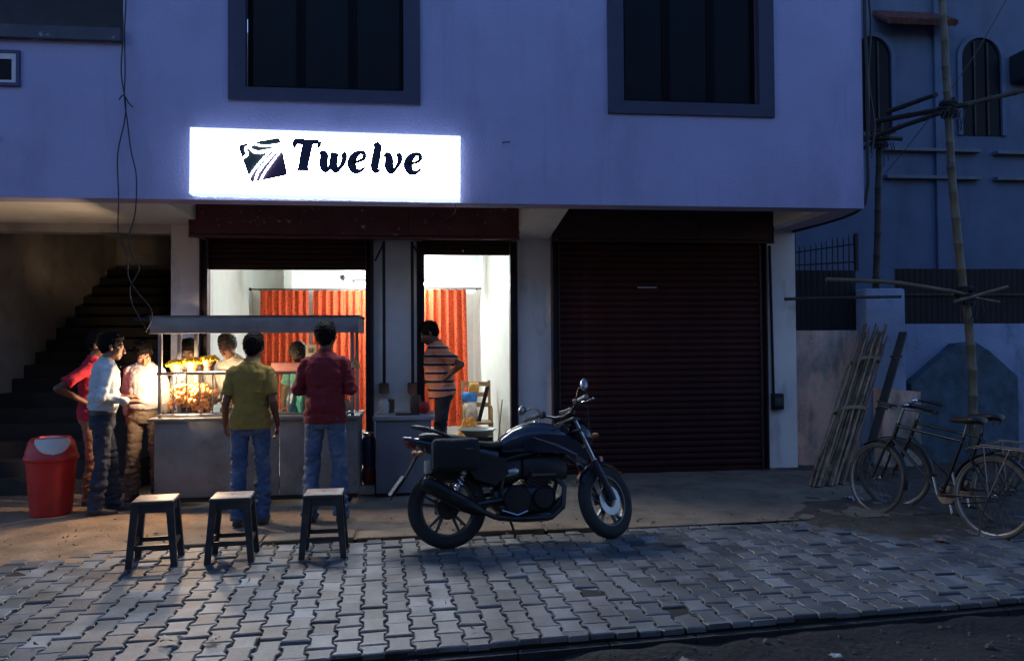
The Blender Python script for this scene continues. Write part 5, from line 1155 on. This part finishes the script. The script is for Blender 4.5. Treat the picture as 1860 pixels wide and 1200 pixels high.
fp('headlight', MB().loft([srect(x, z, hw, hh, 18, 2.6) for x, z, hw, hh in ((1.03, .86, .06, .06), (1.10, .85, .10, .095), (1.17, .83, .095, .09), (1.20, .82, .075, .07))]), BPAINT)
fp('headlight_lens', MB().loft([srect(x, z, hw, hh, 18, 2.6) for x, z, hw, hh in ((1.195, .82, .072, .067), (1.215, .817, .05, .05))]), mat('lens', (.25, .27, .30), .08))
fp('fly_screen', MB().loft([srect(x, z, hw, hh, 16, 2.8) for x, z, hw, hh in ((1.06, .985, .05, .012), (1.12, .945, .085, .018), (1.18, .89, .09, .02))]), BPAINT)
fp('instrument', MB().box((1.0, -.075, .99), (1.05, .075, 1.06), .012), BPLAST)
fp('handlebar', MB().tube([(.88, -.36, 1.055), (.93, -.22, 1.06), (.975, -.10, 1.01), (.98, 0, .995), (.975, .10, 1.01), (.93, .22, 1.06), (.88, .36, 1.055)], .012, 8), BMET, 60)
for s_ in (-1, 1):
    fp('grip', MB().tube([(.92, s_*.25, 1.06), (.878, s_*.372, 1.055)], .0185, 10), mat('grip_grey', (.22, .21, .19), .7)); fp('switch_block', MB().box((.915, s_*.20-.025, 1.03), (.955, s_*.20+.025, 1.085), .008), BPLAST)
    fp('lever', MB().tube([(.955, s_*.21, 1.055), (.965, s_*.27, 1.045), (.94, s_*.385, 1.04)], .007, 6), CHROME)
    fp('front_indicator', MB().ell((1.12, s_*.17, .80), (.022, .045, .02)), mat('amber_front', (.30, .13, .04), .3))
MIR = mat('mirror_shell', (.30, .31, .34), .22, .7)
for s_, c, rot in ((-1, Vector((.93, -.32, 1.17)), Euler((-.1, -.95, .35))), (1, Vector((.84, .34, 1.13)), Euler((.3, -.35, .45)))):
    b0 = Vector((.935, s_*.20, 1.075)); q = fp('mirror', MB().ell(c, (.064, .030, .040), rot.to_matrix(), 16, 10), MIR, 180)
    fp('mirror_stem', MB().tube([b0, b0.lerp(c, .45)+Vector((.0, 0, .04)), c+Vector((.03, 0, -.01))], .006, 6), BMET, 60, q)
fp('cable_loop', MB().tube([(.95, -.20, 1.05), (1.10, -.17, 1.03), (1.14, -.11, .90), (1.08, -.05, .80)], .006, 6), RUBBER, 60)
# settle both tyres on the paving
def lowest(o):
    bpy.context.view_layer.update(); return min((o.matrix_world @ v.co).z for v in o.data.vertices)
tyres = {e.name: [c for c in e.children if c.name.startswith('tyre')][0] for e in mc.children if 'wheel' in e.name}
for _ in range(3):
    zr, zf_ = lowest(tyres['rear_wheel']), lowest(tyres['front_wheel']); mc.rotation_euler.y += (zf_-zr)/1.31; bpy.context.view_layer.update()
    mc.location.z -= lowest(tyres['rear_wheel'])+.002
# ------------------------------------------------------------------ bicycles
CYB = mat('cycle_black', (.016, .016, .018), .35, .3, var=.2); CYC = mat('cycle_chrome', (.17, .16, .15), .4, .8, var=.25)
TYR = mat('cycle_tyre', (.075, .068, .058), .8, var=.3)
def bicycle(loc, rz, lean, steer, label, accent):
    bc = thing('bicycle', label, 'bicycle', loc, rz, 'parked bicycles', lean); rw = .335
    ST = Matrix.Translation((.93, 0, .8)) @ Matrix.Rotation(steer, 4, Vector((-.32, 0, .95))) @ Matrix.Translation((-.93, 0, -.8))
    def q_(name, mb, m, M=None, par=bc, s=60):
        if M: mb.v = [M @ v for v in mb.v]
        return mb.build(name, m, par, smooth=s)
    for nm, cx, M in (('rear_wheel', 0, Matrix()), ('front_wheel', 1.10, ST)):
        e = bpy.data.objects.new(nm, None); COL.objects.link(e); e.parent = bc; e.matrix_local = M @ Matrix.Translation((cx, 0, rw))
        MB().torus((0, 0, 0), (0, 1, 0), rw-.017, .017, 56, 8).build('tyre', TYR, e, smooth=180)
        MB().lathe([(rw-.03, -.012), (rw-.045, -.011), (rw-.052, 0), (rw-.045, .011), (rw-.03, .012), (rw-.03, -.012)], (0, 0, 0), (0, 1, 0), 56, False).build('rim', CYC, e, smooth=60)
        MB().lathe([(.01, -.045), (.022, -.04), (.022, -.032), (.012, -.028), (.012, .028), (.022, .032), (.022, .04), (.01, .045)], (0, 0, 0), (0, 1, 0), 14).build('hub', CYC, e, smooth=40)
        sp = MB()
        for k in range(32):
            a = 2*math.pi*k/32; s_ = 1 if k % 2 else -1; a2 = a+(.9 if (k//2) % 2 else -.9)*.5
            sp.tube([(.02*math.cos(a2), .034*s_, .02*math.sin(a2)), ((rw-.045)*math.cos(a), 0, (rw-.045)*math.sin(a))], .0016, 4)
        sp.build('spokes', CYC, e)
        g = MB(); rr = rw+.022; a0, a1 = (R(5), R(175)) if cx == 0 else (R(62), R(165)); rings = []
        a0, a1 = (R(20), R(205)) if cx == 0 else (R(55), R(190))
        for k in range(17):
            a = a0+(a1-a0)*k/16; rings.append([((rr+d)*math.cos(a), y, (rr+d)*math.sin(a)) for y, d in ((-.026, -.012), (-.013, 0), (.013, 0), (.026, -.012), (.013, -.003), (-.013, -.003))])
        g.loft(rings); g.build('mudguard', CYB, e, smooth=40)
    BBp = Vector((.44, 0, .29)); ST_ = Vector((.27, 0, .80)); HT = Vector((.895, 0, .87)); HB = Vector((.945, 0, .71))
    b = MB(); b.tube([BBp, ST_], .015, 8); b.tube([ST_+Vector((.01, 0, -.04)), HT+Vector((.01, 0, -.03))], .013, 8); b.tube([BBp, HB], .016, 8); b.tube([HT, HB], .019, 10)
    for s_ in (-1, 1): b.tube([BBp+Vector((-.02, s_*.03, 0)), (.0, s_*.055, rw)], .009, 6); b.tube([ST_+Vector((.01, s_*.012, -.03)), (0, s_*.055, rw)], .008, 6)
    b.lathe([(.022, -.035), (.022, .035)], BBp, (0, 1, 0), 12); q_('frame', b, CYB)
    b = MB()
    for s_ in (-1, 1): b.tube([(.955, s_*.03, .69), (.985, s_*.045, .62), (1.05, s_*.052, .45), (1.10, s_*.05, rw)], [.013, .013, .011, .008], 8)
    b.tube([(.955, -.035, .69), (.955, .035, .69)], .014, 8); q_('fork', b, CYB, ST)
    q_('stem', MB().tube([HT, HT+Vector((-.045, 0, .13)), HT+Vector((.03, 0, .15))], .012, 8), CYC, ST)
    z = 1.02
    q_('handlebar', MB().tube([(.74, -.27, z-.02), (.84, -.275, z), (.93, -.23, z+.015), (.955, -.12, z+.01), (.925, 0, z), (.955, .12, z+.01), (.93, .23, z+.015), (.84, .275, z), (.74, .27, z-.02)], .011, 8), CYB, ST)
    for s_ in (-1, 1):
        q_('grip', MB().tube([(.73, s_*.27, z-.022), (.83, s_*.275, z-.002)], .017, 8), RUBBER, ST); q_('brake_rod', MB().tube([(.80, s_*.27, z-.035), (.92, s_*.215, z-.02), (.925, s_*.05, z-.03)], .006, 6), CYC, ST)
    q_('bell', MB().lathe([(.026, 0), (.024, .012), (.014, .022), (0, .025)], (.95, -.13, z+.02), (0, 0, 1), 14), CHROME, ST)
    sd_ = q_('saddle', MB().loft([srect(x, zc, hw, hh, 14, 2.4) for x, zc, hw, hh in ((.10, .945, .05, .02), (.13, .95, .10, .032), (.20, .945, .09, .034), (.28, .94, .045, .03), (.38, .935, .022, .022), (.40, .93, .012, .012))]), mat('saddle_leather', (.025, .018, .015), .5, var=.3)); q_('seat_post', MB().tube([ST_, (.245, 0, .91)], .012, 8), CYC, None, sd_)
    for s_ in (-1, 1): q_('saddle_spring', MB().tube([(.14+.012*math.cos(i*.8), s_*.05+.012*math.sin(i*.8), .87+i*.0018) for i in range(32)], .003, 5), CYC, None, sd_)
    b = MB()
    for s_ in (-1, 1): b.tube([(.24, s_*.03, .70), (.12, s_*.07, .735), (-.36, s_*.07, .735)], .006, 6); b.tube([(0, s_*.06, rw), (-.16, s_*.07, .735)], .006, 6); b.tube([(0, s_*.06, rw), (.05, s_*.07, .735)], .006, 6)
    for x in (.08, -.04, -.16, -.28, -.36): b.tube([(x, -.07, .737), (x, .07, .737)], .005, 6)
    q_('carrier_rack', b, CYC); q_('rack_board', MB().box((-.34, -.05, .743), (.10, .05, .755), .004), accent)
    q_('chainring', MB().lathe([(.0, -.055), (.085, -.055), (.085, -.050), (.0, -.050)], BBp, (0, 1, 0), 26, False), CYC)
    q_('chain', MB().tube([BBp+Vector((0, -.052, .084)), (0, -.05, rw+.035), (-.034, -.05, rw), (0, -.05, rw-.035), BBp+Vector((0, -.052, -.084))], .005, 5), CYB)
    for s_, a in ((-1, R(-105)), (1, R(75))):
        e_ = BBp+Vector((.165*math.cos(a), s_*.08, .165*math.sin(a))); c = q_('crank', MB().tube([BBp+Vector((0, s_*.07, 0)), e_], .009, 8), CHROME); q_('pedal', MB().box(e_-Vector((.045, .0 if s_ > 0 else .085, .012)), e_+Vector((.045, .085 if s_ > 0 else .0, .012)), .004), RUBBER, None, c)
    q_('stand', MB().tube([(-.01, .07, rw), (.03, .10, .16), (.02, .13, .0)], .008, 6), CYC)
    return bc
bicycle((4.58, 6.02, -.03), math.atan2(1.06, -.40), R(6), R(-8), 'old black bicycle, nearest of the two parked by the boundary wall', mat('rack_wood', (.16, .13, .12), .7))
bicycle((4.94, 6.28, -.03), math.atan2(1.02, -.42), R(7), R(22), 'old black bicycle half hidden behind the nearer bicycle, next to the boundary wall', mat('rack_tin', (.22, .22, .24), .5, .5))
# ------------------------------------------------------------------ litter
scrap(-1.32, 4.42, .01, .09, (.42, .36, .26), 'crumpled pale paper on the pavers below the stools'); scrap(-1.10, 4.40, .01, .07, (.38, .30, .24), 'smaller crumpled paper scrap on the front pavers')
scrap(4.28, 7.55, .0, .17, (.40, .40, .42), 'crumpled white plastic scrap at the foot of the bamboo bundle', 'plastic_scrap'); scrap(4.05, 5.90, -.01, .10, (.26, .13, .11), 'reddish brick scrap on the soil before the bicycles', 'brick_scrap')
scrap(.55, 3.80, -.09, .07, (.42, .43, .45), 'white paper scrap on the dark road by the kerb'); scrap(2.15, 4.0, -.09, .06, (.38, .39, .40), 'small pale scrap on the dark road right of the motorcycle'); scrap(1.35, 4.02, -.09, .08, (.20, .18, .17), 'dull grey scrap on the road near the kerb')

# fallen leaves and crumbs on the paving and apron
random.seed(11); b = MB()
for k in range(230):
    x = random.uniform(-4, 5.2); y = random.choice((random.uniform(6.4, 7.1), random.uniform(4.3, 8.2), random.gauss(6.75, .12)))
    z = max(apron_z(x, y) if y > BACK(x) else .004, soilR(x, y) if x > 1.8 else -1)+.008; s_ = random.uniform(.008, .026)
    M = Matrix.Translation((x, y, z)) @ Euler((random.uniform(-.5, .5), random.uniform(-.5, .5), random.random()*6)).to_matrix().to_4x4(); b.T = M
    b.add([(-s_, 0, 0), (-.3*s_, .45*s_, .12*s_), (.5*s_, .35*s_, .1*s_), (s_, 0, .02), (.4*s_, -.4*s_, .15*s_), (-.4*s_, -.4*s_, .08*s_)], [(0, 1, 2, 3, 4, 5)])
b.T = None
o = b.build('leaf_litter', mat('dry_leaf', (.12, .075, .035), .8, var=.5, vs=3)); tag(o, 'small dry leaves scattered over paving and apron', 'leaves', kind='stuff')
